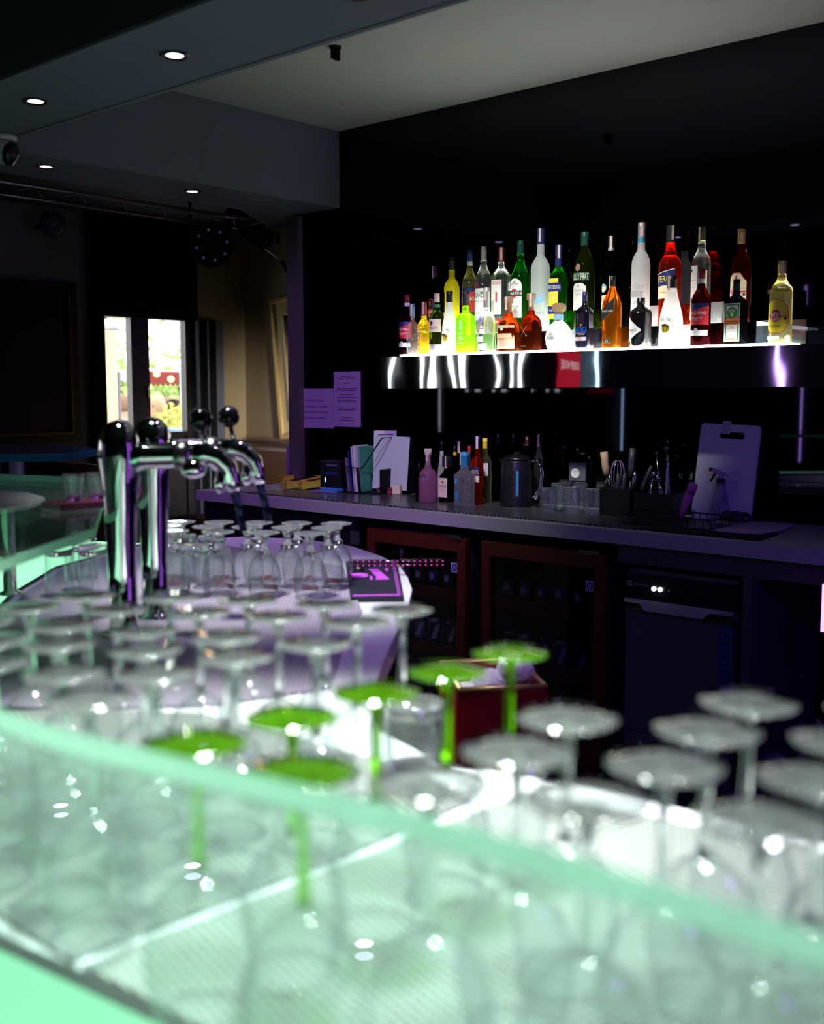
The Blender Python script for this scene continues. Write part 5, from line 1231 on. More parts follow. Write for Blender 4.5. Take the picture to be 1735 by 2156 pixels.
# nubbed glass mats on the worktop
GMAT = dotted('glass_mat', (0.42, 0.455, 0.43), (0.10, 0.11, 0.105), 0.0085, .34, .4, .25, .6, .8)
l0 = onz(180, 2040, WT); l1 = onz(700, 1830, WT); dv = (l1 - l0)
gap = .014
def mat_piece(name, poly, label, mat): return tag(MB().prism(poly, WT + .0006, WT + .006, mat).build(name), label, 'mat')
mat_piece('glass_mat', [(-.81 + .004, .475), (-.30, .515), (.88, .515), (.88, 1.135), (-.45, 1.125), (-.79 + .02, 1.06), (-.79 + .004, .78)], 'pale nubbed drip mat under the glasses at the near end of the bar', GMAT)
mat_piece('glass_mat', [(-.81 - gap, .475), (-.79 - gap, .78), (-.79 - gap, 1.0), (-.93, 1.03), (-1.12, 1.02), (-1.33, 1.0), (-1.62, .80), (-1.25, .53), (-.95, .475)], 'pale nubbed drip mat under the clear wine glasses on the curve', GMAT)
PMAT = dotted('mauve_glass_mat', (0.42, 0.36, 0.45), (0.22, 0.18, 0.25), 0.0085, .34, .4, .8, .6, .8)
mq = [onz(*q, WT) for q in ((765, 1275), (745, 1345), (690, 1440), (560, 1420), (430, 1340), (300, 1290), (380, 1268))]
mat_piece('glass_mat', [(-1.72, 1.74), (-1.50, 1.47), (-1.30, 1.24), (-1.36, 1.05), (-1.64, .72), (-2.05, 1.0), (-2.49, 1.345), (-2.78, 1.64), (-3.0, 2.1), (-2.75, 2.2), (-2.2, 2.15)], 'mauve nubbed drip mat under the beer glasses and the tap towers', PMAT)
# translucent green ledge panels outside the worktop, lit from inside
GLOW = emis('lit_green_acrylic', (0.36, 1.0, 0.58), 1.3)
led = thing('lit_ledge', 'ring of glowing green translucent panels round the outside of the bar', 'bar ledge', (0, 0, 0))
def off(i, d):
    a = Vector(outer[max(i - 1, 0)]); b = Vector(outer[min(i + 1, len(outer) - 1)]); t_ = (b - a).normalized(); nn = Vector((t_.y, -t_.x))
    q = Vector(outer[i]) + nn * d; return (q.x, q.y)
seg = [(0, 2, .30), (2, 3, .32), (3, 5, .34), (5, 7, .36), (7, 9, .40)]
for (i0, i1, w_) in seg:
    ins = [off(i, .012) for i in range(i0, i1 + 1)]; outs = [off(i, w_) for i in range(i0, i1 + 1)]
    MB().prism(ins + outs[::-1], WT - .03, WT - .002, GLOW).build('panel', led)
    sup = MB().prism([off(i, .03) for i in range(i0, i1 + 1)] + [off(i, w_ - .02) for i in range(i0, i1 + 1)][::-1], 0.0, WT - .031, DARKW).build('base', led)
fr = MB()
for i in range(len(outer) - 1):
    a, b = outer[i], outer[i + 1]; fr.prism([a, b, off(i + 1, .012), off(i, .012)], WT - .03, WT + .004, BLACK)
for i in (2, 3, 5): fr.prism([off(i, .012), off(i, .36), (off(i, .36)[0] + .03, off(i, .36)[1] + .02), (off(i, .012)[0] + .03, off(i, .012)[1] + .02)], WT - .03, WT + .001, BLACK)
fr.build('frame', led)

# thick glass bar top carried on chrome posts
PZ0, PZ1 = 1.151, 1.168
PANE = thin('float_glass', (0.93, 0.975, 0.955), 1.0, (0.70, 0.90, 0.82), .06, (.84, .96, .90))
PEDGE = glass('green_glass_edge', (0.35, 0.85, 0.62), 0.15, 1.45, .7, (.52, .96, .70))
pane_in = [(0.5, .478), (-.179, .476), (-.312, .471), (-.438, .458), (-.585, .429), (-.70, .408), (-.788, .402), (-.95, .42), (-1.15, .49), (-1.33, .61), (-1.509, .779), (-1.621, .918), (-1.75, 1.085)]
pane_out = [(-2.75, 1.76), (-2.80, 1.745), (-3.144, 1.633), (-3.35, 1.50), (-3.3, 1.25), (-2.8, .75), (-2.2, .25), (-1.6, -.05), (-.9, -.12), (.5, -.12)]
gt_ = thing('bar_glass_top', 'thick green edged glass bar top curving over the lit ledge', 'glass top', (0, 0, 0))
pn = MB().prism(pane_in + pane_out, PZ0, PZ1, PANE, PEDGE); pn.build('glass_pane', gt_)
p1 = onz(22, 1253, WT)
posts = [(p1.x, p1.y), (-2.0, .45), (-1.2, .12), (-.3, .2)]
for (x, y) in posts: MB().lathe([(.030, WT - .001), (.030, WT + .006), (.016, WT + .012), (.016, PZ0 - .008), (.026, PZ0 - .006), (.026, PZ0 - .0005)], 24, CHROME, c=(x, y, 0)).build('post', gt_)
# second glass top further along
g2 = thing('bar_glass_top', 'further blue edged glass bar top on a chrome post at the far left', 'glass top', (0, 0, 0))
PEDGE2 = glass('blue_glass_edge', (0.10, 0.45, 0.62), 0.1, 1.45, .5, (.04, .30, .42))
MB().prism([(-4.214, 2.192), (-4.09, 2.401), (-4.35, 2.75), (-4.9, 2.8), (-5.6, 2.2), (-5.2, 1.6), (-4.5, 1.9)], PZ0 + .001, PZ1 - .003, PANE, PEDGE2).build('glass_pane', g2)
MB().prism([(-4.214, 2.192), (-4.09, 2.401), (-4.35, 2.75), (-4.9, 2.8), (-5.6, 2.2), (-5.2, 1.6), (-4.5, 1.9)], PZ0 - .018, PZ0 - .001, PANE, PEDGE2).build('glass_pane', g2)
pp_ = onz(35, 1002, 1.06); pp_ = Vector((-4.28, 2.33, 0))
q = onz(35, 972, 1.13); MB().lathe([(.05, .0), (.05, .01), (.030, .016), (.030, PZ0 - .019)], 24, CHROME, c=(q.x, q.y, 0)).build('post', g2)

# ------------------------------------------------------------------ beer towers
def tower(loc, top, R0, label):
    t = thing('beer_tower', label, 'beer tap', loc, YAW)
    H = top - WT - .006
    MB().lathe([(R0 * 1.35, .0), (R0 * 1.35, .006), (R0 * .86, .010), (R0 * .86, .12), (R0 * .92, H * .45), (R0 * 1.10, H * .70), (R0 * 1.30, H * .82), (R0 * 1.30, H * .86), (R0 * 1.22, H * .91), (R0 * 1.0, H * .955), (R0 * .62, H * .985), (0, H)], 40, CHROME).build('column', t)
    za = H * .83
    MB().tube([(R0 * .6, 0, za), (R0 * 1.6, 0, za), (.13, 0, za + .002), (.145, 0, za + .002)], [R0 * 1.05, R0 * .80, .0245, .0245], CHROME, 20).build('arm', t)
    f = MB().lathe([(.028, 0), (.031, .003), (.031, .024), (.028, .027)], 8, STEEL, T=Matrix.Translation((.112, 0, za + .001)) @ Matrix.Rotation(PI / 2, 4, 'Y'))
    f.build('coupling', t)
    sp = MB().tube([(.14, 0, za + .003), (.175, 0, za + .004), (.200, 0, za - .004), (.218, 0, za - .024), (.226, 0, za - .050), (.229, 0, za - .070)], [.023, .0225, .021, .018, .0145, .012], CHROME, 18)
    s = sp.build('faucet', t)
    MB().sphere((.150, -.012, za - .024), .024, CHROME, 20, (1.15, 1, .85)).build('compensator', s)
    MB().tube([(.205, 0, za - .03), (.200, 0, za - .055), (.205, 0, za - .072)], [.012, .013, .010], CHROME, 12).build('valve_body', s)
    MB().tube([(.228, 0, za - .068), (.236, 0, za - .10), (.246, 0, za - .150)], [.0095, .008, .008], glass('smoked_spout', (.25, .28, .45), .05, 1.45, .2, (.05, .06, .16)), 14).build('nozzle', s)
    lv = MB().tube([(.176, 0, za + .018), (.168, 0, za + .052)], [.006, .005], CHROME, 10).build('lever', t)
    MB().sphere((.164, 0, za + .073), .0235, pbr('black_ball_handle', (.003, .003, .004), .12, spec=.4), 24).build('ball_handle', lv)
    return t
tA = Vector((-1.903, 1.24, WT + .0065)); tB = Vector((-1.985, 1.375, WT + .0065))
zA = onz(252, 880, 0); 
def topz(px, py, p):
    k = depth(p); r = _ray(px, py); return EYE + r.z / r.dot(_fw) * k
tower(tA, topz(250, 882, tA), .0325, 'chrome beer tap tower with black ball handle, nearest the bar glass')
tower(tB, topz(328, 876, tB), .0325, 'second chrome beer tap tower, just behind the first')

# ------------------------------------------------------------------ upturned stemware
def wineglass(loc, label, group, cat, colm, H=.22, fr_=.0385, br=.0435, bh=.120, kind='wine_glass'):
    t = thing(kind, label, cat, loc, 0, group)
    MB().lathe([(br * .80, 0), (br * .86, bh * .12), (br * .97, bh * .32), (br, bh * .45), (br * .96, bh * .62), (br * .78, bh * .80), (br * .45, bh * .93), (.010, bh * .985), (.006, bh)], 40, CLEARG, cap0=False, cap1=False).build('bowl', t)
    MB().lathe([(br * .795, .0), (br * .81, .0008), (br * .80, .002), (br * .785, .001)], 40, SOLIDG, cap0=False, cap1=False).build('rim', t)
    MB().lathe([(.002, bh - .003), (.0065, bh), (.0052, bh + .012), (.0042, bh + (H - bh) * .45), (.0046, H - .026), (.0075, H - .012), (.013, H - .006)], 24, colm, cap0=True, cap1=True).build('stem', t)
    MB().lathe([(.0128, H - .0062), (fr_ * .6, H - .0035), (fr_ * .97, H - .0022), (fr_, H - .0012), (fr_ * .985, H - .0002), (fr_ * .55, H - .0008), (0, H - .0012)], 40, GFOOT if colm is GREENG else FOOTG, cap0=True).build('foot', t)
    return t
MZ = WT + .0066
ORD = ['first', 'second', 'third', 'fourth', 'fifth', 'sixth']
gl = [(-.667, .890), (-.667, .790), (-.665, .690), (-.664, .589), (-.667, .495), (-.561, .507)]
g0 = None
for i, (x, y) in enumerate(gl):
    lb = ('upturned wine glass with lime green stem and foot, %s from the fridges in its row' % ORD[i]) if i < 5 else 'upturned green stemmed wine glass standing apart beside the row of five'
    if g0 is None: g0 = wineglass((x, y, MZ), lb, 'green stemmed wine glasses', 'wine glass', GREENG)
    else: dup(g0, (x, y, MZ), .3 * i, lb)
cols = [[(-.903, .983), (-.891, .893), (-.845, .785), (-.862, .690), (-.866, .598), (-.838, .508)],
        [(-1.0, .945), (-.984, .853), (-.942, .742), (-.956, .648), (-.932, .540)],
        [(-1.093, .898), (-1.074, .806), (-1.036, .700), (-1.048, .602), (-1.022, .512)],
        [(-1.186, .842), (-1.166, .750), (-1.130, .655), (-1.114, .562)],
        [(-1.276, .775), (-1.256, .684), (-1.220, .600)]]
c0_ = None
for ci, col in enumerate(cols):
    for i, (x, y) in enumerate(col):
        lb = 'clear upturned wine glass, %s from back in %s row left of the green ones' % (ORD[i], ORD[ci])
        if c0_ is None: c0_ = wineglass((x, y, MZ), lb, 'clear wine glasses by the tap towers', 'wine glass', SOLIDG)
        else: dup(c0_, (x, y, MZ), .4 * i + ci, lb)
bigs = [[(-.475, .545), (-.472, .640), (-.492, .735)], [(-.378, .590), (-.376, .686), (-.392, .782), (-.402, .876)], [(-.280, .635), (-.284, .731), (-.300, .827), (-.310, .922)]]
b0 = None
for ci, col in enumerate(bigs):
    for i, (x, y) in enumerate(col):
        lb = 'large clear upturned wine glass, %s from front in %s row right of green ones' % (ORD[i], ORD[ci])
        if b0 is None: b0 = wineglass((x, y, MZ), lb, 'large wine glasses at the near end of the bar', 'wine glass', SOLIDG, .222, .0415, .0455, .118)
        else: dup(b0, (x, y, MZ), .4 * i + ci, lb)
# short stemmed beer goblets, upside down
GOBG = thin('goblet_glass', (0.95, 0.965, 0.965), 2.2, (0.55, 0.62, 0.62), 0.07, (0.95, 1, 0.98))
def goblet(loc, label, group):
    t = thing('beer_goblet', label, 'beer glass', loc, 0, group)
    MB().lathe([(.034, 0), (.037, .012), (.0405, .035), (.0405, .050), (.036, .072), (.026, .092), (.015, .103)], 36, GOBG, cap0=False, cap1=False).build('bowl', t)
    MB().lathe([(.012, .100), (.016, .104), (.017, .109), (.011, .114), (.0085, .120), (.0085, .132), (.012, .142), (.018, .148)], 24, SOLIDG).build('stem', t)
    MB().lathe([(.018, .1482), (.034, .1515), (.0385, .1525), (.0388, .1545), (.030, .1552), (0, .1535)], 36, SOLIDG, cap0=True).build('foot', t)
    l = MB(); decal(l, [('r', -.02, .02, .010, .022, pbr('red_glass_print', (.45, .03, .06), .5))], lambda u, v, k: ((.0372 + k + .12 * (v - .012)) * math.sin(u / .037 + .5), -(.0372 + k + .12 * (v - .012)) * math.cos(u / .037 + .5), v)); l.build('print', t)
    return t
rows = [[(-2.338 + .082 * i, 1.700 + .0605 * i) for i in range(5)], [(-2.282 + .080 * i, 1.624 + .060 * i) for i in range(5)], [(-2.192 + .092 * i, 1.572 + .064 * i) for i in range(4)]]
o0 = None
for ri, row in enumerate(rows):
    for i, (x, y) in enumerate(row):
        lb = 'upside down beer goblet with short stem, %s from the taps in the %s row' % (ORD[i], ['back', 'middle', 'front'][ri])
        if o0 is None: o0 = goblet((x, y, MZ), lb, 'beer goblets behind the taps')
        else: dup(o0, (x, y, MZ), .5 * i + ri, lb)
# straight beer glasses
def pint(loc, label, group, H=.125, R=.034):
    t = thing('beer_tumbler', label, 'tumbler', loc, 0, group)
    MB().lathe([(R, 0), (R * 1.01, .003), (R * .99, H * .8)], 36, CLEARG, cap0=False, cap1=False).build('wall', t)
    MB().lathe([(R * .94, H * .80), (R * .985, H * .83), (R * .985, H * .97), (R * .9, H), (0, H * .99)], 36, SOLIDG).build('base', t)
    return t
pts_ = [((128, 1262), 'upside down straight glass nearest the chrome post'), ((168, 1250), 'upside down straight glass, second beside the near tower'), ((198, 1262), 'upside down straight glass touching the near tower'), ((178, 1224), 'upside down straight glass behind the other two by the glass top'),
        ((412, 1262), 'upside down straight glass in front of the beer goblets'), ((446, 1236), 'upside down straight glass just behind the foremost one by the goblets'), ((388, 1232), 'upside down straight glass beside the second tower')]
t0 = None
for (px, py), lb in pts_:
    p = onz(px, py, WT)
    if t0 is None: t0 = pint((p.x, p.y, MZ), lb, 'straight beer glasses')
    else: dup(t0, (p.x, p.y, MZ), 0, lb)
p = onz(868, 1606, WT)
pint((-.945, 1.055 - .0, WT + .0012), 'upside down rocks glass on the white worktop edge behind the green glasses', 'rocks glasses', .085, .040)
# board of shot glasses on the glass top
s0 = onz(78, 1078, PZ1); s1 = onz(212, 1066, PZ1)
dv = (s1 - s0); ang = math.atan2(dv.y, dv.x)
sbx = thing('serving_board', 'dark red wooden board carrying shot glasses on the glass top', 'board', ((s0.x + s1.x) / 2 + dv.x * .25, (s0.y + s1.y) / 2 + dv.y * .25 + .035, PZ1 + .0006), ang)
MB().box((0, 0, .008), (dv.length * 1.55, .075, .016), pbr('maroon_wood', (.08, .006, .028), .4, vary=.3, vscale=10, stretch=(1, 12, 12)), bev=.002).build('plank', sbx)
def shot(loc, label):
    t = thing('shot_glass', label, 'shot glass', loc, 0, 'shot glasses on the board')
    MB().lathe([(.0155, .008), (.019, .03), (.0235, .056)], 28, GOBG, cap0=False, cap1=False).build('wall', t)
    MB().lathe([(.0145, 0), (.0150, .002), (.0155, .010), (0, .011)], 28, glass('violet_glass_base', (.75, .5, .85), 0, 1.45, .15, (.5, .1, .6))).build('base', t)
    return t
t0 = None
for i, px in enumerate((113, 148, 184, 219)):
    q = onz(px, 1060 - i * 2, PZ1 + .017); lb = ['leftmost shot glass on the dark red board', 'second shot glass from the left on the red board', 'third shot glass from the left on the red board', 'shot glass half hidden by the tower on the red board'][i]
    T_ = Matrix.Translation(sbx.location) @ Matrix.Rotation(ang, 4, 'Z')
    loc = T_ @ Vector((-dv.length * .775 + .055 + .058 * i, 0, .0166))
    if t0 is None: t0 = shot(loc, lb)
    else: dup(t0, loc, 0, lb)
# grey slab added for a grey surface showing in the glass, dark bar mat with pink print, LED rod
q = [onz(*a, PZ1) for a in ((-30, 1036), (60, 1042), (95, 1053), (60, 1066), (-30, 1080))]
tag(MB().prism([(a.x, a.y) for a in q], PZ1 + .0005, PZ1 + .006, pbr('satin_grey_slab', (.42, .43, .45), .35, .6)).build('grey_slab'), 'flat satin grey tray lying on the glass top left of the shot glasses', 'tray')
bq = [onz(*a, WT) for a in ((728, 1190), (835, 1187), (850, 1267), (738, 1269))]
bm_ = MB().prism([(a.x, a.y) for a in bq], WT + .0006, WT + .012, pbr('dark_navy_rubber', (.004, .003, .016), .5))
PINK = pbr('pink_mat_print', (.42, .06, .50), .5)
def plane_q(u, v, k):
    a = bq[3] + (bq[2] - bq[3]) * u; b = bq[0] + (bq[1] - bq[0]) * u; r = a + (b - a) * v; return (r.x, r.y, WT + .0122 + k * .2)
decal(bm_, [('p', [(.90, .03), (.915, .03), (.915, .98), (.90, .98)], PINK), ('p', [(.935, .03), (.95, .03), (.95, .98), (.935, .98)], PINK), ('p', [(.05, .03), (.95, .03), (.95, .06), (.05, .06)], PINK),
            ('d', .22, .55, .18, PINK, .07), ('p', [(.42, .72), (.60, .72), (.80, .42), (.52, .42), (.55, .50)], PINK), ('p', [(.74, .64), (.80, .64), (.80, .74), (.74, .74)], PINK), ('p', [(.42, .42), (.47, .42), (.47, .52), (.42, .52)], PINK)], plane_q)
tag(bm_.build('bar_mat'), 'small dark navy bar mat with bright pink print on the white worktop', 'mat')
e0 = onz(735, 1186, .955); e1 = None
d0 = depth(e0); r_ = _ray(938, 1185); e1 = CAM + r_ * ((d0 + .02) / r_.dot(_fw))
ld = thing('led_rod', 'clear rod with two rows of pink lights sticking out past the bar', 'light', e0)
dv2 = e1 - e0
MB().tube([(0, 0, 0), dv2], .011, thin('clear_rod', (.8, .75, .85), 1.2, (.5, .4, .6)), 12).build('rod', ld)
LEDP = emis('pink_led', (1.0, .08, .50), 1.7); dots = MB()
nrm = Vector((0, 0, 1))
for k in range(17):
    for zz in (-.006, .005):
        dots.sphere(dv2 * ((k + .5) / 17) + Vector((0, 0, zz)), 0.0018, LEDP, 8)
ds = dots.build('led_strip', ld)
MB().lathe([(.014, WT - .955 + .001), (.014, -.009)], 12, BLACK, c=(dv2.x * .1, dv2.y * .1, 0)).build('foot', ld)
# red crate with white bags in the aisle
rc = onz(845, 1450, .46); rc = Vector((-1.60, 2.06, .012))
rcr = thing('crate', 'red crate of white bags on the floor past the bar end', 'crate', rc, math.radians(50))
RP = pbr('red_plastic', (.42, .012, .03), .35)
m = MB(); CW, CD, CH = .20, .26, .72
for s in (-1, 1): m.box((s * CW / 2, 0, CH / 2), (.012, CD, CH), RP).box((0, s * CD / 2, CH / 2), (CW - .012, .012, CH), RP)
m.box((0, 0, .01), (CW - .012, CD - .012, .02), RP); m.build('crate_body', rcr)
MB().tube([(-CW / 2, -CD / 2, CH + .004), (CW / 2, -CD / 2, CH + .004), (CW / 2, CD / 2, CH + .004), (-CW / 2, CD / 2, CH + .004), (-CW / 2, -CD / 2, CH + .004)], .008, GOLD, 8).build('rim', rcr)
for i in range(3):
    o = MB().sphere((0, 0, 0), .055, pbr('crumpled_white', (.75, .72, .74), .6, bump=1.0, bscale=50), 20, (1, .9, .9)).build('paper_bag', loc=(rc.x + (i - 1) * .035, rc.y + (i - 1) * .05, CH - .05 + .03 * i), rot=(.3 * i, .5 * i, i))
    tag(o, ['crumpled white bag lowest in the red crate', 'crumpled white bag in the middle of the red crate', 'crumpled white bag on top in the red crate'][i], 'bag', 'white bags in the red crate')
# violet LED tube at the right edge by the counter end
v0 = ony(1735, 1225, 3.2); v1 = ony(1735, 1340, 3.2)
q = ony(1734, 1280, 3.40)
tb_ = thing('led_tube', 'violet LED tube upright under the counter at the right edge', 'light', (q.x, 3.40, q.z))
MB().lathe([(.006, -.075), (.006, .075)], 12, emis('violet_tube', (.45, .12, 1.0), 6)).build('tube', tb_); MB().box((0, .012, 0), (.016, .01, .17), BLACK).build('holder', tb_)

# ------------------------------------------------------------------ ceiling fittings
DL = emis('violet_downlight', (.80, .58, 1.0), 13)
def downlight(x, y, z, label, r=.042):
    t = thing('ceiling_downlight', label, 'downlight', (x, y, z), 0, 'recessed downlights')
    MB().lathe([(r, -.0005), (r * .97, -.006), (r * .60, -.003), (r * .60, .0)], 32, BLACK, cap0=False, cap1=False).build('trim_ring', t)
    MB().lathe([(0, -.002), (r * .60, -.002)], 28, DL, cap0=False, cap1=False).build('diffuser', t)
    return t
dls = [((-2.647, 1.942), 'lit violet downlight in the ceiling beam, brightest and nearest'), ((-3.389, 1.934), 'lit violet downlight in the ceiling beam near the left edge'), ((-1.925, 1.95), 'violet downlight in the ceiling beam cut by the top of the photo'),
       ((-1.20, 1.95), 'violet downlight in the beam above the worktop'), ((-4.315, 2.499), 'pinkish downlight in the bulkhead above the truss, left one'), ((-4.323, 3.255), 'pinkish downlight in the bulkhead above the truss, right one')]
d0_ = None
for (x, y), lb in dls:
    if d0_ is None: d0_ = downlight(x, y, ZS - .0005, lb)
    else: dup(d0_, (x, y, ZS - .0005), 0, lb)
    lamp('SPOT', 'downlight_beam', (x, y, ZS - .02), 20, (.48, .26, 1.0), .02, (x, y, 0), 70, .6)
# dome camera at the inner corner
q = onx(8, 300, -4.12)
cmr = thing('security_camera', 'white dome security camera under the ceiling beam at the left edge', 'camera', (-4.02, 2.25, ZS + .06))
q = onz(6, 285, ZS); cmr.location = (q.x, q.y, ZS - .0006)
MB().lathe([(.05, 0), (.05, -.012), (.045, -.02)], 28, pbr('camera_white', (.5, .48, .5), .4)).build('base', cmr)
MB().sphere((0, 0, -.055), .048, pbr('camera_white', (.5, .48, .5), .4), 24).build('shell', cmr)
MB().lathe([(0, 0), (.036, 0), (.044, -.012), (.040, -.03), (0.0, -.046)], 24, BLACK, T=Matrix.Translation((.006, -.004, -.058)) @ Vector((.72, .55, -.3)).to_track_quat('-Z', 'Y').to_matrix().to_4x4() @ Matrix.Translation((0, 0, -.012))).build('lens_cover', cmr)
# smoke sensor and hook on the tray ceiling
q = onz(706, 98, ZC); ss = thing('ceiling_sensor', 'small dark bracket hanging from the pale tray ceiling', 'sensor', (q.x, q.y, ZC - .0005))
MB().lathe([(.024, 0), (.024, -.006), (.008, -.008)], 16, MATTE).build('plate', ss); MB().box((.01, 0, -.03), (.012, .02, .045), MATTE).box((-.012, 0, -.024), (.012, .016, .035), MATTE).build('clip', ss)
q = onz(718, 215, ZC); tag(MB().tube([(0, 0, 0), (0, 0, -.018), (.008, 0, -.026), (.014, 0, -.018)], .003, SILV).build('ceiling_hook', loc=(q.x, q.y, ZC - .0005)), 'tiny metal hook in the tray ceiling near the wall', 'hook')
# lighting truss along the bulkhead
tr = thing('lighting_truss', 'thin dark lighting truss running below the bulkhead', 'truss', (-4.60, 3.0, 2.28))
m = MB(); TP = pbr('truss_steel', (.18, .17, .20), .35, .9)
for dx, dz in ((-.07, 0), (.05, .03)): m.tube([(dx, -1.9, dz), (dx, .80, dz)], .010, TP)
for k in range(13):
    y0 = -1.85 + .22 * k; m.tube([(-.07, y0, 0), (.05, y0 + .11, .03), (-.07, y0 + .22, 0)], .004, TP)
m.build('rails', tr)
for yy in (-1.2, .5): MB().lathe([(.008, .0), (.008, ZC - 2.28)], 10, MATTE, c=(-.07, yy, 0)).build('hanger', tr)
def parcan(px, py, label, aim, X=-4.66, R=.115, L=.16, dots=True):
    p = onx(px, py, X); t = thing('stage_light', label, 'stage light', p)
    T = Vector(aim).to_track_quat('Z', 'Y').to_matrix().to_4x4()
    MB().lathe([(R * .55, -L), (R * .9, -L * .85), (R, -L * .3), (R, .0), (R * .9, .004), (R * .9, -.01), (0, -.01)], 32, MATTE, T=T).build('can', t)
    if dots:
        for k in range(8):
            a = 2 * PI * k / 8 + .2; MB().sphere(T @ Vector((R * .68 * math.cos(a), R * .68 * math.sin(a), -.008)), .009, pbr('led_lens', (.45, .42, .6), .15, coat=1), 12).build('lens', t)
    zt = 2.275 - p.z
    MB().tube([(0, -R * 1.1, 0), (0, -R * 1.1, zt * .95), (0, 0, zt), (0, R * 1.1, zt * .95), (0, R * 1.1, 0)], .009, MATTE, 8).build('bracket', t)
    return t
parcan(446, 516, 'round stage light with a ring of eight small lenses on the truss', (1, -.75, -.25))
t = parcan(566, 512, 'long dark spotlight tilted down at the end of the truss', (.55, .55, -.55), R=.062, L=.28, dots=False)
MB().tube([(.05, .05, -.10), (.11, .05, -.17)], .012, MATTE, 6).build('barn_door', t)
dl_ = MB(); dl_.tube([(-.06, -.07, .02), (.06, .02, -.09)], .003, SILV, 6); dl_.build('seam', t)
wl = onx(111, 473, XL + .30); w_ = thing('wall_spotlight', 'round glassy spotlight high on the dark left wall', 'spotlight', wl)
T = Vector((1, -.5, -.25)).to_track_quat('Z', 'Y').to_matrix().to_4x4()
MB().lathe([(.05, -.16), (.08, -.12), (.085, 0)], 24, MATTE, T=T, cap1=False).build('can', w_); MB().lathe([(.084, .0), (.06, .012), (0, .02)], 24, pbr('blue_grey_lens', (.10, .12, .20), .15, coat=1), T=T).build('lens', w_)
MB().tube([(-.06, .05, 0), (-.30, .05, .02)], .015, MATTE).build('arm', w_)

# ------------------------------------------------------------------ far room
GOLDF = pbr('gilt_frame', (.62, .44, .16), .4, .5)
f0 = onx(155, 598, XL); f1 = onx(150, 930, XL)
pf = thing('framed_painting', 'large dark painting in a thin gold edged frame on the left wall', 'painting', (XL + .002, 0, 0))
ya, yb, za, zb = f0.y - 1.3, f0.y, 1.054, 2.205
m = MB(); DKF = pbr('dark_frame', (.03, .018, .008), .45)
for (yy, zz, sy, sz) in ((ya + .03, (za + zb) / 2, .06, zb - za), (yb - .03, (za + zb) / 2, .06, zb - za), ((ya + yb) / 2, za + .03, yb - ya - .12, .06), ((ya + yb) / 2, zb - .03, yb - ya - .12, .06)): m.box((.02, yy, zz), (.04, sy, sz), DKF)
for (yy, zz, sy, sz) in ((yb - .065, (za + zb) / 2, .012, zb - za - .13), ((ya + yb) / 2, za + .065, yb - ya - .13, .012)): m.box((.036, yy, zz), (.012, sy, sz), pbr('dull_gold', (.25, .14, .03), .4, .6))
m.build('frame', pf)
MB().box((.012, (ya + yb) / 2, (za + zb) / 2), (.012, yb - ya - .12, zb - za - .12), pbr('dark_canvas', (.012, .010, .007), .6, vary=.8, vscale=3)).build('canvas', pf)
# tilted gilt mirror on the far wall
mr = thing('gilt_mirror', 'tilted gold framed mirror on the ochre far wall', 'mirror', (-6.965, YF - .003, 2.166)); mr.rotation_euler = (0, math.radians(-5.5), 0)
WM, HM = .75, 1.14
m = MB()
for (x, z, sx, sz) in ((.02, -HM / 2, .04, HM), (WM - .02, -HM / 2, .04, HM), (WM / 2, -.02, WM - .08, .04), (WM / 2, -HM + .02, WM - .08, .04)): m.box((x, -.02, z), (sx, .04, sz), GOLDF, bev=.006)
for (x, z, sx, sz) in ((.145, -HM / 2, .012, HM - .26), (WM / 2, -.14, WM - .28, .012), (WM / 2, -HM + .14, WM - .28, .012)): m.box((x, -.022, z), (sx, .03, sz), GOLDF)
m.build('frame', mr)
MB().box((WM / 2, -.012, -HM / 2), (WM - .08, .012, HM - .08), pbr('ochre_mount', (.55, .46, .22), .5)).build('mount', mr)
MB().box((WM / 2, -.0195, -HM / 2), (WM - .29, .003, HM - .29), pbr('mirror_silver', (.85, .86, .88), .05, 1.0)).build('mirror_glass', mr)
# brown leather bench along the far wall
LTH = pbr('brown_leather', (.085, .040, .020), .4, bump=.2, bscale=30)
bn = thing('leather_bench', 'brown leather bench seat along the ochre far wall', 'bench', (-6.3, 5.62, 0))
MB().box((0, 0, .22), (1.9, .62, .44), LTH, bev=.03).build('seat', bn); MB().box((0, .26, .70), (1.9, .14, .60), LTH, bev=.05).build('backrest', bn)
b2 = thing('leather_bench', 'brown leather bench back rising behind the shot glasses and tap towers', 'bench', (-5.5, 3.2, 0), math.radians(0))
q = onz(160, 975, 1.03)
b2.location = (q.x, q.y, 0)
MB().box((0, .25, .24), (1.5, .55, .48), LTH, bev=.03).build('seat', b2); MB().box((0, 0, .52), (1.5, .14, 1.02), LTH, bev=.06).build('backrest', b2)

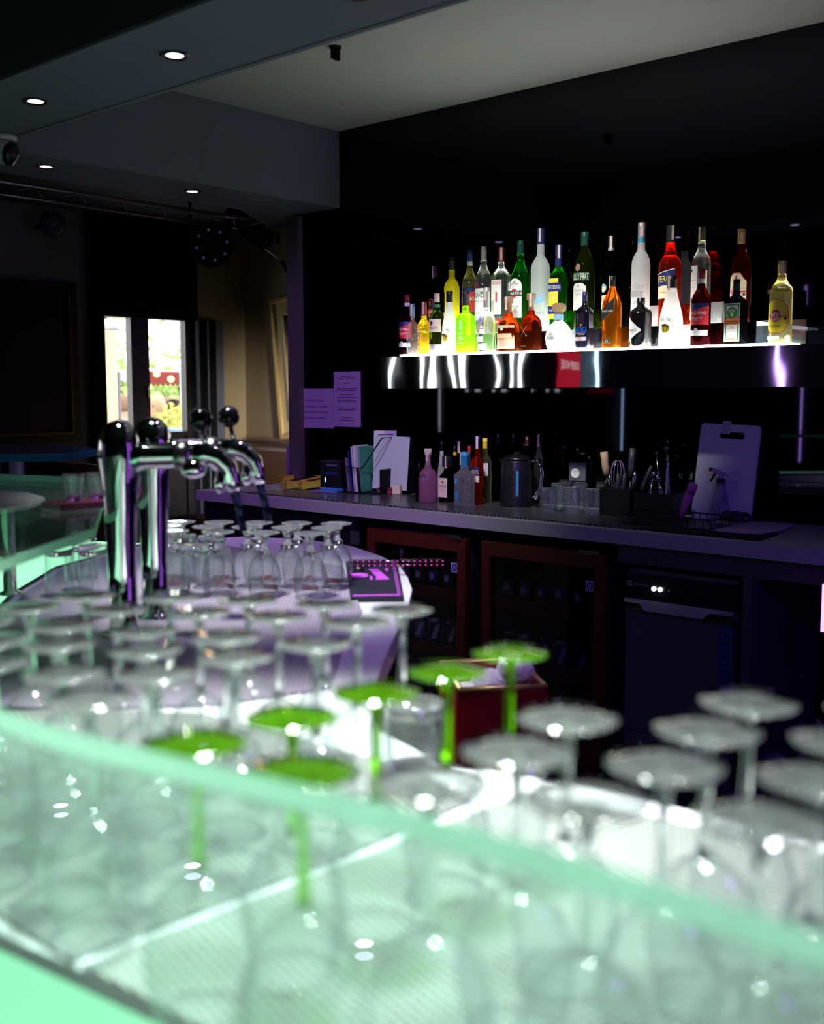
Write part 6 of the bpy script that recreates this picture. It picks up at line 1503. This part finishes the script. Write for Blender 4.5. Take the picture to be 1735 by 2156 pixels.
# ------------------------------------------------------------------ customers' side: things seen as reflections, and added unseen lamps
bnr = thing('neon_banner', 'red banner lettered DEEP HOUSE on the wall behind, mirrored in the steel front', 'banner', (XL + .004, -3.45, 1.95))
m = MB().box((.006, 0, 0), (.012, .58, 1.1), emis('lit_red_banner', (.75, .02, .05), .55)); decal(m, [('t', 'DEEP HOUSE', 0, -.22, .085, emis('pale_letters', (1, .85, .85), .9), .50)], lambda u, v, k: (.0125 + k * 3, u, v)); m.build('panel', bnr)
for nm, lb, x, y, z0, z1, col, s in (('led_tube', 'tall violet LED tube on the front wall, mirrored at the right of the shelf', -5.66, -5.46, .55, 2.85, (.55, .32, 1.0), 8), ('led_tube', 'ice blue LED tube on the wall, mirrored in the steel front', XL + .04, -3.90, .7, 2.6, (.45, .75, 1.0), 8)):
    t = thing(nm, lb, 'light', (x, y, 0)); MB().lathe([(.012, z0), (.012, z1)], 12, emis('tube_' + str(int(x)), col, s)).build('tube', t); MB().box((-.03 if y > -5 else 0, 0 if y > -5 else -.03, (z0 + z1) / 2), (.02, .02, z1 - z0), BLACK).build('holder', t)
for i, p in enumerate(((-0.15, 0.95), (-1.05, 1.0), (-1.9, 1.35))):  # unseen housings added for the fill spots above the worktop
    t = thing('fill_spot_can', 'small white ceiling spotlight over the bar, ' + ['nearest the camera', 'middle one', 'nearest the taps'][i], 'spotlight', (p[0], p[1], 2.8995)); MB().lathe([(.04, 0), (.04, -.008), (.012, -.010), (.012, -.05)], 20, MATTE).build('mount', t); MB().lathe([(.03, -.045), (.035, -.05), (.035, -.095), (.03, -.095), (.03, -.05)], 20, MATTE, cap0=False, cap1=False).build('can', t)

for i, (yy, lb) in enumerate(((2.3, 'violet LED tube on the right wall beside the bar aisle'), (3.3, 'violet LED tube on the right wall near the back counter'))):  # unseen tubes added to throw violet onto the towers and glass feet
    t = thing('led_tube', lb, 'light', (1.46, yy, 0)); MB().lathe([(.018, .4), (.018, 2.3)], 12, emis('added_violet_tube', (.45, .12, 1.0), 12)).build('tube', t); MB().box((.026, 0, 1.35), (.02, .02, 1.95), BLACK).build('holder', t)
